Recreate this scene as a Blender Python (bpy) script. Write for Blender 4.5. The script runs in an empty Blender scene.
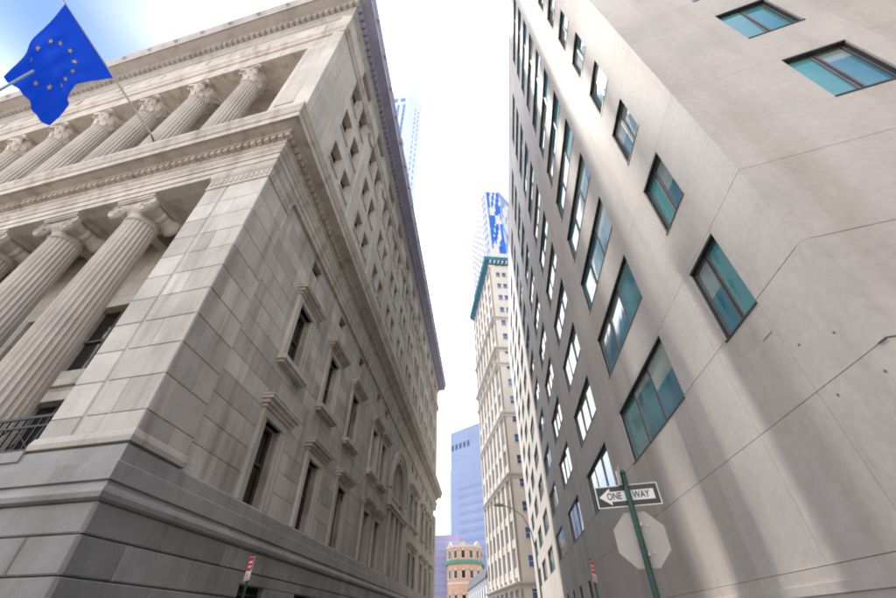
import bpy, math, random
from mathutils import Vector, Matrix
random.seed(7)
R = math.radians
scene = bpy.context.scene
C = scene.collection

# ------------------------------------------------------------------ camera
ZC = 1.6
cam_d = bpy.data.cameras.new('camera'); cam = bpy.data.objects.new('camera', cam_d); C.objects.link(cam)
right = Vector((0.99487875, 0.10102135, -0.00330943))
upv = Vector((0.06783264, -0.64303977, 0.76282277))
back = Vector((0.0749333, -0.75914066, -0.64659915))
m = Matrix((right, upv, back)).transposed().to_4x4(); m.translation = (0, 0, ZC)
cam.matrix_world = m
cam_d.sensor_width = 36; cam_d.lens = 15.70
cam_d.clip_start = 0.05; cam_d.clip_end = 4000
scene.camera = cam

# ------------------------------------------------------------------ sky and sun
SUN_AZ, SUN_EL = -36.0, 62.0          # azimuth from the street direction (+y), positive to the right
sd_ = Vector((math.sin(R(SUN_AZ)) * math.cos(R(SUN_EL)), math.cos(R(SUN_AZ)) * math.cos(R(SUN_EL)), math.sin(R(SUN_EL))))
w = bpy.data.worlds.new('World'); scene.world = w; w.use_nodes = True
nt = w.node_tree; nt.nodes.clear()
out = nt.nodes.new('ShaderNodeOutputWorld'); bg = nt.nodes.new('ShaderNodeBackground')
sky = nt.nodes.new('ShaderNodeTexSky'); sky.sky_type = 'NISHITA'; sky.sun_disc = False
sky.sun_elevation = R(SUN_EL); sky.sun_rotation = R(SUN_AZ)
sky.air_density = 1.0; sky.dust_density = 0.6; sky.ozone_density = 2.5; sky.altitude = 10
tc = nt.nodes.new('ShaderNodeTexCoord')
mp = nt.nodes.new('ShaderNodeMapping'); mp.inputs['Scale'].default_value = (1.0, 0.8, 1.3); mp.inputs['Location'].default_value = (-3.494, 1.349, 3.680)
nz = nt.nodes.new('ShaderNodeTexNoise'); nz.inputs['Scale'].default_value = 1.15; nz.inputs['Detail'].default_value = 3.0; nz.inputs['Roughness'].default_value = 0.45
ramp = nt.nodes.new('ShaderNodeMapRange'); ramp.inputs['From Min'].default_value = 0.33; ramp.inputs['From Max'].default_value = 0.58; ramp.clamp = True
ramp.interpolation_type = 'SMOOTHSTEP'
mix = nt.nodes.new('ShaderNodeMixRGB'); mix.inputs['Color2'].default_value = (13.2, 13.3, 13.5, 1)
mul = nt.nodes.new('ShaderNodeMath'); mul.operation = 'MULTIPLY'; mul.inputs[1].default_value = 0.85
L = nt.links.new
L(tc.outputs['Generated'], mp.inputs['Vector']); L(mp.outputs[0], nz.inputs['Vector']); L(nz.outputs['Fac'], ramp.inputs['Value'])
L(ramp.outputs[0], mul.inputs[0]); L(mul.outputs[0], mix.inputs['Fac']); hs = nt.nodes.new('ShaderNodeHueSaturation'); hs.inputs['Saturation'].default_value = 1.35; hs.inputs['Value'].default_value = 0.88
L(sky.outputs[0], hs.inputs['Color']); L(hs.outputs[0], mix.inputs['Color1'])
L(mix.outputs[0], bg.inputs['Color']); L(bg.outputs[0], out.inputs['Surface'])
bg.inputs['Strength'].default_value = 0.088
sl = bpy.data.lights.new('sun', 'SUN'); sl.energy = 4.2; sl.angle = R(0.53); sl.color = (1.0, 0.95, 0.88)
so = bpy.data.objects.new('sun', sl); C.objects.link(so)
so.rotation_euler = (-sd_).to_track_quat('-Z', 'Y').to_euler(); so.location = (0, 0, 200)

scene.view_settings.view_transform = 'Standard'; scene.view_settings.look = 'None'
scene.view_settings.exposure = 1.52; scene.view_settings.gamma = 1.0; scene.view_settings.use_curve_mapping = False
scene.render.engine = 'CYCLES'
scene.cycles.filter_width = 2.0
scene.cycles.max_bounces = 8; scene.cycles.diffuse_bounces = 5; scene.cycles.glossy_bounces = 3; scene.cycles.transmission_bounces = 3
scene.cycles.caustics_reflective = False; scene.cycles.caustics_refractive = False

# ------------------------------------------------------------------ materials
def nmat(name):
    mt = bpy.data.materials.new(name); mt.use_nodes = True
    t = mt.node_tree; return mt, t, t.nodes['Principled BSDF'], t.nodes.new, t.links.new

def stone(name, col, var=0.16, rough=0.85, stain=0.35, bump=0.25, piece=0.10, scale=1.0, tint=(0.62, 0.56, 0.52)):
    """weathered stone: mottling, vertical run-off stains, pitting, and a tone that differs from block to block"""
    mt, t, bs, N, K = nmat(name)
    g = N('ShaderNodeNewGeometry')
    n1 = N('ShaderNodeTexNoise'); n1.inputs['Scale'].default_value = 0.55 * scale; n1.inputs['Detail'].default_value = 6; n1.inputs['Roughness'].default_value = 0.6
    mpv = N('ShaderNodeMapping'); mpv.inputs['Scale'].default_value = (1.7 * scale, 1.7 * scale, 0.16 * scale)
    n2 = N('ShaderNodeTexNoise'); n2.inputs['Scale'].default_value = 1.0; n2.inputs['Detail'].default_value = 5; n2.inputs['Roughness'].default_value = 0.55
    n3 = N('ShaderNodeTexNoise'); n3.inputs['Scale'].default_value = 14 * scale; n3.inputs['Detail'].default_value = 4
    oi = N('ShaderNodeObjectInfo')
    K(g.outputs['Position'], n1.inputs['Vector']); K(g.outputs['Position'], mpv.inputs['Vector']); K(mpv.outputs[0], n2.inputs['Vector']); K(g.outputs['Position'], n3.inputs['Vector'])
    def mr(src, a, b, c, d):
        q = N('ShaderNodeMapRange'); q.inputs['From Min'].default_value = a; q.inputs['From Max'].default_value = b
        q.inputs['To Min'].default_value = c; q.inputs['To Max'].default_value = d; K(src, q.inputs['Value']); return q.outputs[0]
    f1 = mr(n1.outputs['Fac'], 0.3, 0.7, 1 - var, 1 + var)
    f3 = mr(n3.outputs['Fac'], 0.3, 0.7, 0.94, 1.06)
    fo = mr(oi.outputs['Random'], 0, 1, 1 - piece, 1 + piece)
    a = N('ShaderNodeMath'); a.operation = 'MULTIPLY'; K(f1, a.inputs[0]); K(f3, a.inputs[1])
    b = N('ShaderNodeMath'); b.operation = 'MULTIPLY'; K(a.outputs[0], b.inputs[0]); K(fo, b.inputs[1])
    vm = N('ShaderNodeVectorMath'); vm.operation = 'SCALE'; vm.inputs[0].default_value = col; K(b.outputs[0], vm.inputs['Scale'])
    st = mr(n2.outputs['Fac'], 0.50, 0.72, 0.0, stain)
    mx = N('ShaderNodeMixRGB'); mx.blend_type = 'MULTIPLY'; mx.inputs['Color2'].default_value = (*tint, 1)
    K(st, mx.inputs['Fac']); K(vm.outputs[0], mx.inputs['Color1']); K(mx.outputs[0], bs.inputs['Base Color'])
    bs.inputs['Roughness'].default_value = rough
    bs.inputs['Specular IOR Level'].default_value = 0.3
    if bump:
        bp = N('ShaderNodeBump'); bp.inputs['Strength'].default_value = bump; bp.inputs['Distance'].default_value = 0.03
        K(n3.outputs['Fac'], bp.inputs['Height']); K(bp.outputs[0], bs.inputs['Normal'])
    return mt

def plain(name, col, rough=0.5, metal=0.0, var=0.0, spec=0.5, scale=3.0):
    mt, t, bs, N, K = nmat(name)
    bs.inputs['Base Color'].default_value = (*col, 1); bs.inputs['Roughness'].default_value = rough; bs.inputs['Metallic'].default_value = metal
    bs.inputs['Specular IOR Level'].default_value = spec
    if var:
        g = N('ShaderNodeNewGeometry'); n = N('ShaderNodeTexNoise'); n.inputs['Scale'].default_value = scale; n.inputs['Detail'].default_value = 5
        q = N('ShaderNodeMapRange'); q.inputs['From Min'].default_value = 0.3; q.inputs['From Max'].default_value = 0.7
        q.inputs['To Min'].default_value = 1 - var; q.inputs['To Max'].default_value = 1 + var
        vm = N('ShaderNodeVectorMath'); vm.operation = 'SCALE'; vm.inputs[0].default_value = col
        K(g.outputs['Position'], n.inputs['Vector']); K(n.outputs['Fac'], q.inputs['Value']); K(q.outputs[0], vm.inputs['Scale']); K(vm.outputs[0], bs.inputs['Base Color'])
    return mt

def glass(name, c1, c2, ior=1.9, rough=0.04, wob=0.02, blinds=False):
    """opaque window glass: the dim room behind differs from pane to pane, the face reflects sky and street"""
    mt, t, bs, N, K = nmat(name)
    oi = N('ShaderNodeObjectInfo'); g = N('ShaderNodeNewGeometry')
    n = N('ShaderNodeTexNoise'); n.inputs['Scale'].default_value = 0.8; n.inputs['Detail'].default_value = 2
    mp_ = N('ShaderNodeMapping'); mp_.inputs['Scale'].default_value = (1.6, 1.6, 0.25); K(g.outputs['Position'], mp_.inputs['Vector']); K(mp_.outputs[0], n.inputs['Vector'])
    ad = N('ShaderNodeMath'); ad.operation = 'MULTIPLY_ADD'; K(n.outputs['Fac'], ad.inputs[0]); ad.inputs[1].default_value = 0.7
    K(oi.outputs['Random'], ad.inputs[2])
    q = N('ShaderNodeMapRange'); q.inputs['From Min'].default_value = 0.35; q.inputs['From Max'].default_value = 1.35; K(ad.outputs[0], q.inputs['Value'])
    mx = N('ShaderNodeMixRGB'); mx.inputs['Color1'].default_value = (*c1, 1); mx.inputs['Color2'].default_value = (*c2, 1); K(q.outputs[0], mx.inputs['Fac'])
    if blinds:
        tcn = N('ShaderNodeTexCoord'); sx = N('ShaderNodeSeparateXYZ'); K(tcn.outputs['Object'], sx.inputs[0])
        th = N('ShaderNodeMapRange'); th.inputs['From Min'].default_value = 0.0; th.inputs['From Max'].default_value = 0.62; th.inputs['To Min'].default_value = 0.3; th.inputs['To Max'].default_value = 2.2
        K(oi.outputs['Random'], th.inputs['Value'])
        gt = N('ShaderNodeMath'); gt.operation = 'GREATER_THAN'; K(sx.outputs['Z'], gt.inputs[0]); K(th.outputs[0], gt.inputs[1])
        m2 = N('ShaderNodeMixRGB'); m2.inputs['Color2'].default_value = (0.30, 0.38, 0.36, 1); K(gt.outputs[0], m2.inputs['Fac']); K(mx.outputs[0], m2.inputs['Color1']); mx = m2
    K(mx.outputs[0], bs.inputs['Base Color']); bs.inputs['Roughness'].default_value = rough; bs.inputs['IOR'].default_value = ior
    n2 = N('ShaderNodeTexNoise'); n2.inputs['Scale'].default_value = 0.9; K(g.outputs['Position'], n2.inputs['Vector'])
    bp = N('ShaderNodeBump'); bp.inputs['Strength'].default_value = wob * 5; bp.inputs['Distance'].default_value = 0.05
    K(n2.outputs['Fac'], bp.inputs['Height']); K(bp.outputs[0], bs.inputs['Normal'])
    return mt

M = {}
M['lime'] = stone('bank limestone', (0.51, 0.475, 0.435), 0.18, stain=0.75, piece=0.17, tint=(0.52, 0.48, 0.46))
M['lime_up'] = stone('bank upper limestone', (0.53, 0.49, 0.445), 0.13, stain=0.6, tint=(0.55, 0.50, 0.47))
M['granite'] = stone('bank granite base', (0.27, 0.262, 0.257), 0.24, rough=0.55, stain=0.6, piece=0.16)
M['trim'] = stone('bank carved trim', (0.52, 0.475, 0.43), 0.15, stain=0.7, tint=(0.50, 0.45, 0.42))
M['cornice'] = stone('bank roof cornice', (0.46, 0.43, 0.42), 0.12, stain=0.45)
M['cornice_fringe'] = plain('fringe-tinted cornice', (0.35, 0.35, 0.48), 0.6, 0.1, 0.12, scale=0.8)  # blue-violet lens fringe put into the cornice colour
M['warm_bounce'] = stone('warm cream bounce wall', (0.66, 0.57, 0.46), 0.08, stain=0.2, bump=0, scale=0.3)  # warm cream picked so the unseen corner blocks bounce warm light
M['column'] = stone('bank column stone', (0.47, 0.425, 0.385), 0.12, stain=0.4)
M['panel'] = stone('office limestone panel', (0.505, 0.455, 0.415), 0.13, rough=0.65, stain=0.6, bump=0.10, piece=0.035, scale=0.55, tint=(0.74, 0.70, 0.67))
M['bronze'] = plain('dark bronze frame', (0.055, 0.05, 0.047), 0.45, 0.3, 0.2)
M['frame_lt'] = plain('grey aluminium mullion', (0.22, 0.20, 0.20), 0.4, 0.5, 0.1)
M['oglass'] = glass('office window glass', (0.005, 0.11, 0.22), (0.11, 0.36, 0.36), 2.7, blinds=True)
M['bglass'] = glass('bank window glass', (0.010, 0.009, 0.008), (0.05, 0.042, 0.034), 1.5)
M['wood'] = plain('brown painted sash', (0.085, 0.065, 0.05), 0.55, 0, 0.2)
M['iron'] = plain('black iron', (0.012, 0.012, 0.013), 0.5, 0.4, 0.2)
M['void'] = plain('unlit room', (0.012, 0.011, 0.010), 0.9)
M['tower_st'] = stone('tower cream stone', (0.60, 0.54, 0.47), 0.07, stain=0.2, bump=0.0, piece=0.04, scale=0.25)
M['tower_dk'] = stone('tower band stone', (0.50, 0.45, 0.41), 0.08, stain=0.3, bump=0.0, scale=0.25)
M['tglass'] = glass('tower window glass', (0.02, 0.06, 0.14), (0.05, 0.16, 0.42), 1.7)
M['copper'] = plain('green copper', (0.025, 0.16, 0.22), 0.6, 0, 0.2, scale=0.6)
M['crown_w'] = plain('white crown panel', (0.70, 0.68, 0.64), 0.85, 0, 0.06, spec=0.1, scale=0.4)
M['refl_b'] = plain('blue reflection panel', (0.03, 0.17, 0.60), 0.8, 0, 0.3, spec=0.1, scale=0.5)  # blue of the crown's glass reflections put into the panel colour
M['lav_p'] = plain('pale lavender panel', (0.28, 0.36, 0.62), 0.85, 0, 0.2, spec=0.1, scale=0.5)
M['crown_g'] = plain('crown window glass', (0.09, 0.14, 0.34), 0.85, 0, 0.3, spec=0.05, scale=0.3)
M['blue_w'] = plain('haze-blue curtain wall', (0.27, 0.33, 0.50), 0.5, 0, 0.08, scale=0.05)  # distance haze put into the wall colour
M['blue_g'] = plain('haze-blue window band', (0.21, 0.27, 0.45), 0.3, 0, 0.1, scale=0.05)  # kept close to the wall tone, haze included in the colour
M['blue_d'] = plain('dark teal opening', (0.01, 0.06, 0.17), 0.3)
M['purple'] = plain('mauve tower wall', (0.32, 0.27, 0.44), 0.7, 0, 0.08, scale=0.1)
M['brick'] = stone('orange brick', (0.60, 0.36, 0.26), 0.12, stain=0.25, bump=0, scale=0.4)
M['brick_t'] = plain('pale terracotta trim', (0.62, 0.50, 0.42), 0.7, 0, 0.1)
M['teal_c'] = plain('green copper cornice', (0.06, 0.27, 0.20), 0.6, 0, 0.15)
M['slate'] = plain('dark slate roof', (0.06, 0.062, 0.07), 0.7, 0, 0.2)
M['white_r'] = plain('pale render wall', (0.55, 0.55, 0.54), 0.8, 0, 0.06)
M['wt'] = plain('white tower cladding', (0.66, 0.70, 0.72), 0.5, 0, 0.05, scale=0.1)
M['wtg'] = plain('blue tower glass', (0.05, 0.20, 0.50), 0.15, 0, 0.1, scale=0.1)
M['asphalt'] = stone('asphalt', (0.055, 0.054, 0.053), 0.2, stain=0.2, bump=0.4, piece=0)
M['pave'] = stone('concrete pavement', (0.30, 0.29, 0.275), 0.12, stain=0.25, piece=0.05)
M['kerb'] = stone('granite kerb', (0.33, 0.325, 0.32), 0.14, stain=0.2)
M['ground'] = stone('city ground', (0.16, 0.155, 0.15), 0.15, stain=0.2, bump=0, piece=0)
M['paint'] = plain('white road paint', (0.72, 0.72, 0.70), 0.7, 0, 0.1)
M['green_p'] = plain('dark green painted pole', (0.012, 0.055, 0.042), 0.4, 0.2, 0.2)
M['galv'] = plain('galvanised steel', (0.46, 0.46, 0.46), 0.4, 0.8, 0.1)
M['sign_b'] = plain('black sign face', (0.014, 0.014, 0.013), 0.35)
M['sign_w'] = plain('white sign lettering', (0.78, 0.76, 0.74), 0.5)
M['sign_r'] = plain('red sign face', (0.55, 0.02, 0.035), 0.45)
M['alum'] = plain('bare aluminium sign back', (0.41, 0.375, 0.34), 0.65, 0.1, 0.08)
M['pole_bl'] = plain('pale blue-grey pole', (0.25, 0.36, 0.42), 0.4, 0.2)
M['pole_w'] = plain('weathered white pole', (0.50, 0.47, 0.44), 0.5, 0.1, 0.1)
M['lamp_head'] = plain('grey lamp head', (0.38, 0.37, 0.40), 0.5, 0.2)
def cloth(name, col, tr):
    mt, t, bs, N, K = nmat(name)
    o = t.nodes['Material Output']
    bs.inputs['Base Color'].default_value = (*col, 1); bs.inputs['Roughness'].default_value = 0.75; bs.inputs['Specular IOR Level'].default_value = 0.2
    tl = N('ShaderNodeBsdfTranslucent'); tl.inputs['Color'].default_value = (*col, 1)
    ms = N('ShaderNodeMixShader'); ms.inputs[0].default_value = tr
    wv = N('ShaderNodeTexNoise'); wv.inputs['Scale'].default_value = 90
    bp = N('ShaderNodeBump'); bp.inputs['Strength'].default_value = 0.1; K(wv.outputs['Fac'], bp.inputs['Height']); K(bp.outputs[0], bs.inputs['Normal'])
    K(bs.outputs[0], ms.inputs[1]); K(tl.outputs[0], ms.inputs[2]); K(ms.outputs[0], o.inputs['Surface'])
    return mt
M['flag'] = cloth('blue flag cloth', (0.004, 0.07, 0.66), 0.32)
M['star'] = cloth('gold star cloth', (0.75, 0.55, 0.10), 0.25)

# ------------------------------------------------------------------ mesh helpers
class MB:
    def __init__(s): s.v = []; s.f = []
    def quad(s, pts):
        i = len(s.v); s.v += [tuple(p) for p in pts]; s.f.append(tuple(range(i, i + len(pts))))
    def box(s, x0, x1, y0, y1, z0, z1):
        i = len(s.v)
        s.v += [(x0, y0, z0), (x1, y0, z0), (x1, y1, z0), (x0, y1, z0), (x0, y0, z1), (x1, y0, z1), (x1, y1, z1), (x0, y1, z1)]
        s.f += [(i, i+3, i+2, i+1), (i+4, i+5, i+6, i+7), (i, i+1, i+5, i+4), (i+1, i+2, i+6, i+5), (i+2, i+3, i+7, i+6), (i+3, i, i+4, i+7)]
        return s
    def cham(s, x0, x1, yf, yb, z0, z1, c):
        """block whose front face (y = yf, outward = -y) has chamfered edges; open at the back"""
        c = min(c, (x1 - x0) * 0.3, (z1 - z0) * 0.3)
        i = len(s.v)
        for (y, e) in ((yb, 0), (yf + c, 0), (yf, c)):
            s.v += [(x0+e, y, z0+e), (x1-e, y, z0+e), (x1-e, y, z1-e), (x0+e, y, z1-e)]
        for l in (0, 4):
            for k in range(4):
                s.f.append((i+l+k, i+l+(k+1) % 4, i+l+4+(k+1) % 4, i+l+4+k))
        s.f.append((i+8, i+9, i+10, i+11))
        return s
    def prism(s, poly, z0, z1):
        """poly: list of (x, y), counter-clockwise"""
        i = len(s.v); n = len(poly)
        s.v += [(p[0], p[1], z0) for p in poly] + [(p[0], p[1], z1) for p in poly]
        s.f.append(tuple(i + n - 1 - k for k in range(n))); s.f.append(tuple(i + n + k for k in range(n)))
        for k in range(n): s.f.append((i+k, i+(k+1) % n, i+n+(k+1) % n, i+n+k))
        return s
    def lathe(s, prof, n=16, cx=0, cy=0, flute=0.0, axis='z', cap=True):
        """prof: (radius, height); flute: depth of the grooves as a part of the radius (n counts flutes x 4 then)"""
        i = len(s.v)
        for (r, h) in prof:
            for k in range(n):
                a = 2 * math.pi * k / n
                rr = r
                if flute: rr = r * (1 - flute * (0.0, 0.75, 1.0, 0.75)[k % 4])
                if axis == 'z': s.v.append((cx + rr * math.cos(a), cy + rr * math.sin(a), h))
                else: s.v.append((cx + rr * math.cos(a), h, cy + rr * math.sin(a)))
        for j in range(len(prof) - 1):
            for k in range(n):
                q = (i + j*n + k, i + j*n + (k+1) % n, i + (j+1)*n + (k+1) % n, i + (j+1)*n + k)
                s.f.append(q if axis == 'z' else q[::-1])
        if cap:
            lo = tuple(i + n - 1 - k for k in range(n)); hi = tuple(i + (len(prof)-1)*n + k for k in range(n))
            s.f += [lo if axis == 'z' else lo[::-1], hi if axis == 'z' else hi[::-1]]
        return s
    def tube(s, pts, r, n=8, r2=None):
        pts = [Vector(p) for p in pts]; i = len(s.v); m_ = len(pts); r2 = r if r2 is None else r2
        for j, p in enumerate(pts):
            d = (pts[min(j+1, m_-1)] - pts[max(j-1, 0)]).normalized()
            u = d.cross(Vector((0, 0, 1))) if abs(d.z) < 0.95 else d.cross(Vector((1, 0, 0)))
            u.normalize(); v = d.cross(u).normalized(); rr = r + (r2 - r) * j / max(1, m_ - 1)
            for k in range(n):
                a = 2 * math.pi * k / n; s.v.append(tuple(p + u * rr * math.cos(a) + v * rr * math.sin(a)))
        for j in range(m_ - 1):
            for k in range(n): s.f.append((i+j*n+k, i+j*n+(k+1) % n, i+(j+1)*n+(k+1) % n, i+(j+1)*n+k))
        s.f += [tuple(i+n-1-k for k in range(n)), tuple(i+(m_-1)*n+k for k in range(n))]
        return s
    def mesh(s, name, mat, smooth=False):
        me = bpy.data.meshes.new(name); me.from_pydata(s.v, [], s.f); me.update()
        me.materials.append(M[mat] if isinstance(mat, str) else mat)
        if smooth: me.shade_smooth() if hasattr(me, 'shade_smooth') else [setattr(p, 'use_smooth', True) for p in me.polygons]
        return me

class Fac:
    """a facade frame: origin at its reference corner, X along the face (to the right seen from outside), Y into the wall"""
    def __init__(s, o, dx):
        d = Vector((dx[0], dx[1])).normalized(); s.o = Vector((o[0], o[1])); s.d = d; s.ang = math.atan2(d.y, d.x); s.i = Vector((-d.y, d.x))
    def p(s, x, y=0.0, z=0.0):
        q = s.o + s.d * x + s.i * y; return Vector((q.x, q.y, z))

def thing(name, loc, label, cat, group=None):
    o = bpy.data.objects.new(name, None); o.empty_display_size = 0.5; C.objects.link(o); o.location = loc
    o['label'] = label; o['category'] = cat
    if group: o['group'] = group
    return o
def put(name, me, parent=None, fac=None, x=0, y=0, z=0, rot=0.0, kind=None, label=None):
    """place a mesh: in a facade frame under a building's Empty, or in its parent's own frame"""
    if isinstance(me, tuple): me = me[0].mesh(name, me[1], len(me) > 2 and me[2])
    o = bpy.data.objects.new(name, me); C.objects.link(o)
    if fac is not None:
        o.location = fac.p(x, y, z) - (parent.location if parent else Vector()); o.rotation_euler = (0, 0, fac.ang + rot)
    else:
        o.location = (x, y, z); o.rotation_euler = (0, 0, rot)
    if parent: o.parent = parent
    if kind: o['kind'] = kind
    if label: o['label'] = label
    return o
def world(name, mb, mat, parent=None, smooth=False, kind=None, label=None):
    """a mesh given in world coordinates under an unrotated Empty"""
    o = bpy.data.objects.new(name, mb.mesh(name, mat, smooth)); C.objects.link(o)
    if parent: o.parent = parent; o.location = -parent.location
    if kind: o['kind'] = kind
    if label: o['label'] = label
    return o
def tag(o, label, cat, group=None):
    o['label'] = label; o['category'] = cat
    if group: o['group'] = group
    return o

def rdiff(r, holes):
    """rectangle minus rectangles"""
    rs = [r]
    for (a0, a1, b0, b1) in holes:
        nx = []
        for (x0, x1, z0, z1) in rs:
            if a1 <= x0 or a0 >= x1 or b1 <= z0 or b0 >= z1: nx.append((x0, x1, z0, z1)); continue
            if b0 > z0: nx.append((x0, x1, z0, b0))
            if b1 < z1: nx.append((x0, x1, b1, z1))
            c0, c1 = max(z0, b0), min(z1, b1)
            if a0 > x0: nx.append((x0, a0, c0, c1))
            if a1 < x1: nx.append((a1, x1, c0, c1))
        rs = nx
    return [q for q in rs if q[1] - q[0] > 0.02 and q[3] - q[2] > 0.02]

def sweep(path, prof, flip=False):
    """profile (offset outward, z) carried along a plan polyline with mitred corners; outward is to the right of travel"""
    mb = MB(); P = [Vector(p) for p in path]; n = len(P); k = len(prof)
    dirs = [(P[i+1] - P[i]).normalized() for i in range(n - 1)]
    nor = [Vector((d.y, -d.x)) for d in dirs]
    for i, p in enumerate(P):
        if i == 0: mt = nor[0]
        elif i == n - 1: mt = nor[-1]
        else:
            a, b = nor[i-1], nor[i]; mt = (a + b) / (1 + a.dot(b))
        for (o, z) in prof: q = p + mt * o; mb.v.append((q.x, q.y, z))
    for i in range(n - 1):
        for j in range(k - 1): mb.f.append((i*k+j, (i+1)*k+j, (i+1)*k+j+1, i*k+j+1))
    mb.f.append(tuple(range(k - 1, -1, -1))); mb.f.append(tuple((n-1)*k + j for j in range(k)))
    return mb

# ------------------------------------------------------------------ ground, road, pavements
gm = MB(); gm.quad([(-3000, -3000, -0.15), (3000, -3000, -0.15), (3000, 3000, -0.15), (-3000, 3000, -0.15)])
o = world('ground', gm, 'ground'); o['kind'] = 'structure'
rm = MB(); rm.quad([(-5.6, 4.0, -0.13), (2.9, 4.0, -0.13), (4.2, 90, -0.13), (-20, 260, -0.13), (-27, 260, -0.13), (-7.0, 90, -0.13)])
rm.quad([(-120, -9, -0.13), (120, -9, -0.13), (120, 0.0, -0.13), (2.9, 4.0, -0.13), (-5.6, 4.0, -0.13), (-120, 20, -0.13)])
o = world('road', rm, 'asphalt'); o['kind'] = 'structure'
def pave(name, poly):
    o = world(name, MB().prism(poly, -0.14, 0.0), 'pave'); o['kind'] = 'structure'
pave('pavement_left', [(-5.8, 5.2), (-7.2, 90), (-60, 90), (-60, 14.0), (-7.0, 4.0)][::-1])
pave('pavement_right', [(3.1, 3.0), (4.6, 1.6), (60, -10), (60, 90), (4.4, 90)])
pave('pavement_behind', [(-120, -40), (120, -40), (120, -9.5), (-120, -9.5)])
def kerb(name, pts):
    o = world(name, sweep(pts, [(0, -0.14), (0.16, -0.14), (0.16, -0.01), (0.14, 0.012), (0, 0.012)]), 'kerb'); o['kind'] = 'structure'
kerb('kerb_left', [(-60, 13.9), (-7.0, 3.95), (-5.8, 5.2), (-7.2, 90)])
kerb('kerb_right', [(4.4, 90), (3.1, 3.0), (4.6, 1.6), (60, -10)])
for k in range(4):
    mk = MB(); x = -4.6 + k * 2.0; mk.quad([(x, 4.4, -0.126), (x + 0.5, 4.4, -0.126), (x + 0.5, 7.4, -0.126), (x, 7.4, -0.126)])
    o = world('crossing_stripe', mk, 'paint'); o['kind'] = 'structure'

# ================================================================== LEFT: the bank with two colonnades
C0 = Vector((-8.2, 8.2))
SDIR = Vector((-0.018, 1)).normalized(); TDIR = Vector((-0.99, 0.14)).normalized()
FS = Fac(C0, SDIR)                 # street side: x = distance from the corner
FF = Fac(C0, -TDIR)                # colonnade front: x = minus the distance from the corner
LS, LF = 64.5, 46.0
bank = thing('bank_building', (C0.x, C0.y, 0), 'monumental grey limestone bank with two stacked colonnades and heavy cornices on left', 'building')
cS = C0 + SDIR * LS; cF = C0 + TDIR * LF; cB = cF + SDIR * LS
PATH = [tuple(cF), tuple(C0), tuple(cS), tuple(cB)]

# solid core behind the masonry and the recessed porticos
def shrink(off_s, off_f):
    a = FS.p(0, off_s); 
    # intersection of the inset side line with the inset front line
    nf = FF.i; p0 = FF.p(0, off_f).xy; d = SDIR; q = a.xy
    k = (p0 - q).dot(nf) / d.dot(nf)
    return q + d * k
def core(name, off_s, off_f, z0, z1, mat):
    a = shrink(off_s, off_f); b = a + SDIR * (LS - 1.5); c = b + TDIR * (LF - 2); d = a + TDIR * (LF - 2)
    return world(name, MB().prism([tuple(a), tuple(b), tuple(c), tuple(d)], z0, z1), mat, bank)
def cornerbox(name, t1, s1, ins_s, ins_f, z0, z1, mat):
    a = shrink(ins_s, ins_f); b = a + SDIR * s1; d = a + TDIR * t1; c = d + SDIR * s1
    return world(name, MB().prism([tuple(a), tuple(b), tuple(c), tuple(d)], z0, z1), mat, bank)
core('base_core', 0.55, 0.55, 0.0, 4.9, 'granite')
core('lower_core', 0.75, 3.9, 4.9, 20.0, 'lime')
core('upper_core', 0.85, 3.4, 20.0, 38.5, 'lime_up')
core('roof_slab', 0.6, 0.6, 38.5, 40.9, 'cornice')

# --- base: courses of granite blocks round both faces, basement openings on the side
base_holes_s = [(c - 0.9, c + 0.9, 0.7, 2.75) for c in (7.4, 12.0, 16.6, 21.4, 25.0, 39.5, 43.0, 49.0, 53.6, 58.3)]
courses = [(0.0, 0.85), (0.85, 1.65), (1.65, 2.4), (2.4, 3.08), (3.08, 3.68)]
nblk = 0
rest = MB()
def blocks(fac, x0, x1, courses, blen, yf, yb, holes, cham, gap, mat, name, limit_fn, restmb, sgn=1, jit=0.0):
    """courses of separate blocks; those failing limit_fn are gathered into restmb"""
    for ci, (z0, z1) in enumerate(courses):
        x = x0; first = True
        while x < x1 - 0.05:
            ln = blen * (0.5 if (first and ci % 2) else 1.0); first = False
            e = min(x + ln, x1)
            if x1 - e < blen * 0.3: e = x1
            a, b = (x, e) if sgn > 0 else (-e, -x)
            dj = random.uniform(-jit, jit)
            mb = MB()
            for (p, q, r, s_) in rdiff((a + gap, b - gap, z0 + gap, z1 - gap), holes): mb.cham(p, q, yf + dj, min(yb, yf + 0.16) if abs(x) < 0.3 else yb, r, s_, cham)
            if mb.v:
                if limit_fn((a + b) / 2, z0): put(name, (mb, mat), bank, fac)
                else:
                    for f in mb.f: restmb.f.append(tuple(i + len(restmb.v) for i in f))
                    restmb.v += [tuple(fac.p(*v)) for v in mb.v]
            x = e
blocks(FS, -0.12, LS, courses, 2.6, -0.13, 0.5, base_holes_s, 0.03, 0.010, 'granite', 'base_stone', lambda x, z: x < 22 and z > 0.5, rest, jit=0.008)
blocks(FF, -0.12, LF, courses, 2.6, -0.13, 0.5, [], 0.03, 0.010, 'granite', 'base_stone', lambda x, z: x > -14 and z > 0.5, rest, sgn=-1, jit=0.008)
world('far_base_stones', rest, 'granite', bank, kind='stuff')
world('base_moulding', sweep(PATH, [(-0.3, 3.68), (0.14, 3.68), (0.24, 3.72), (0.27, 3.82), (0.24, 3.92), (0.14, 3.97), (0.10, 4.08), (0.17, 4.09), (0.17, 4.46), (0.05, 4.52), (0.05, 4.86), (-0.02, 4.93), (-0.6, 4.95), (-0.9, 4.95)]), 'granite', bank)
grille = MB()
for k in range(9): grille.box(-0.86 + k * 0.205, -0.82 + k * 0.205, 0.08, 0.12, 0.7, 2.75)
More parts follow.
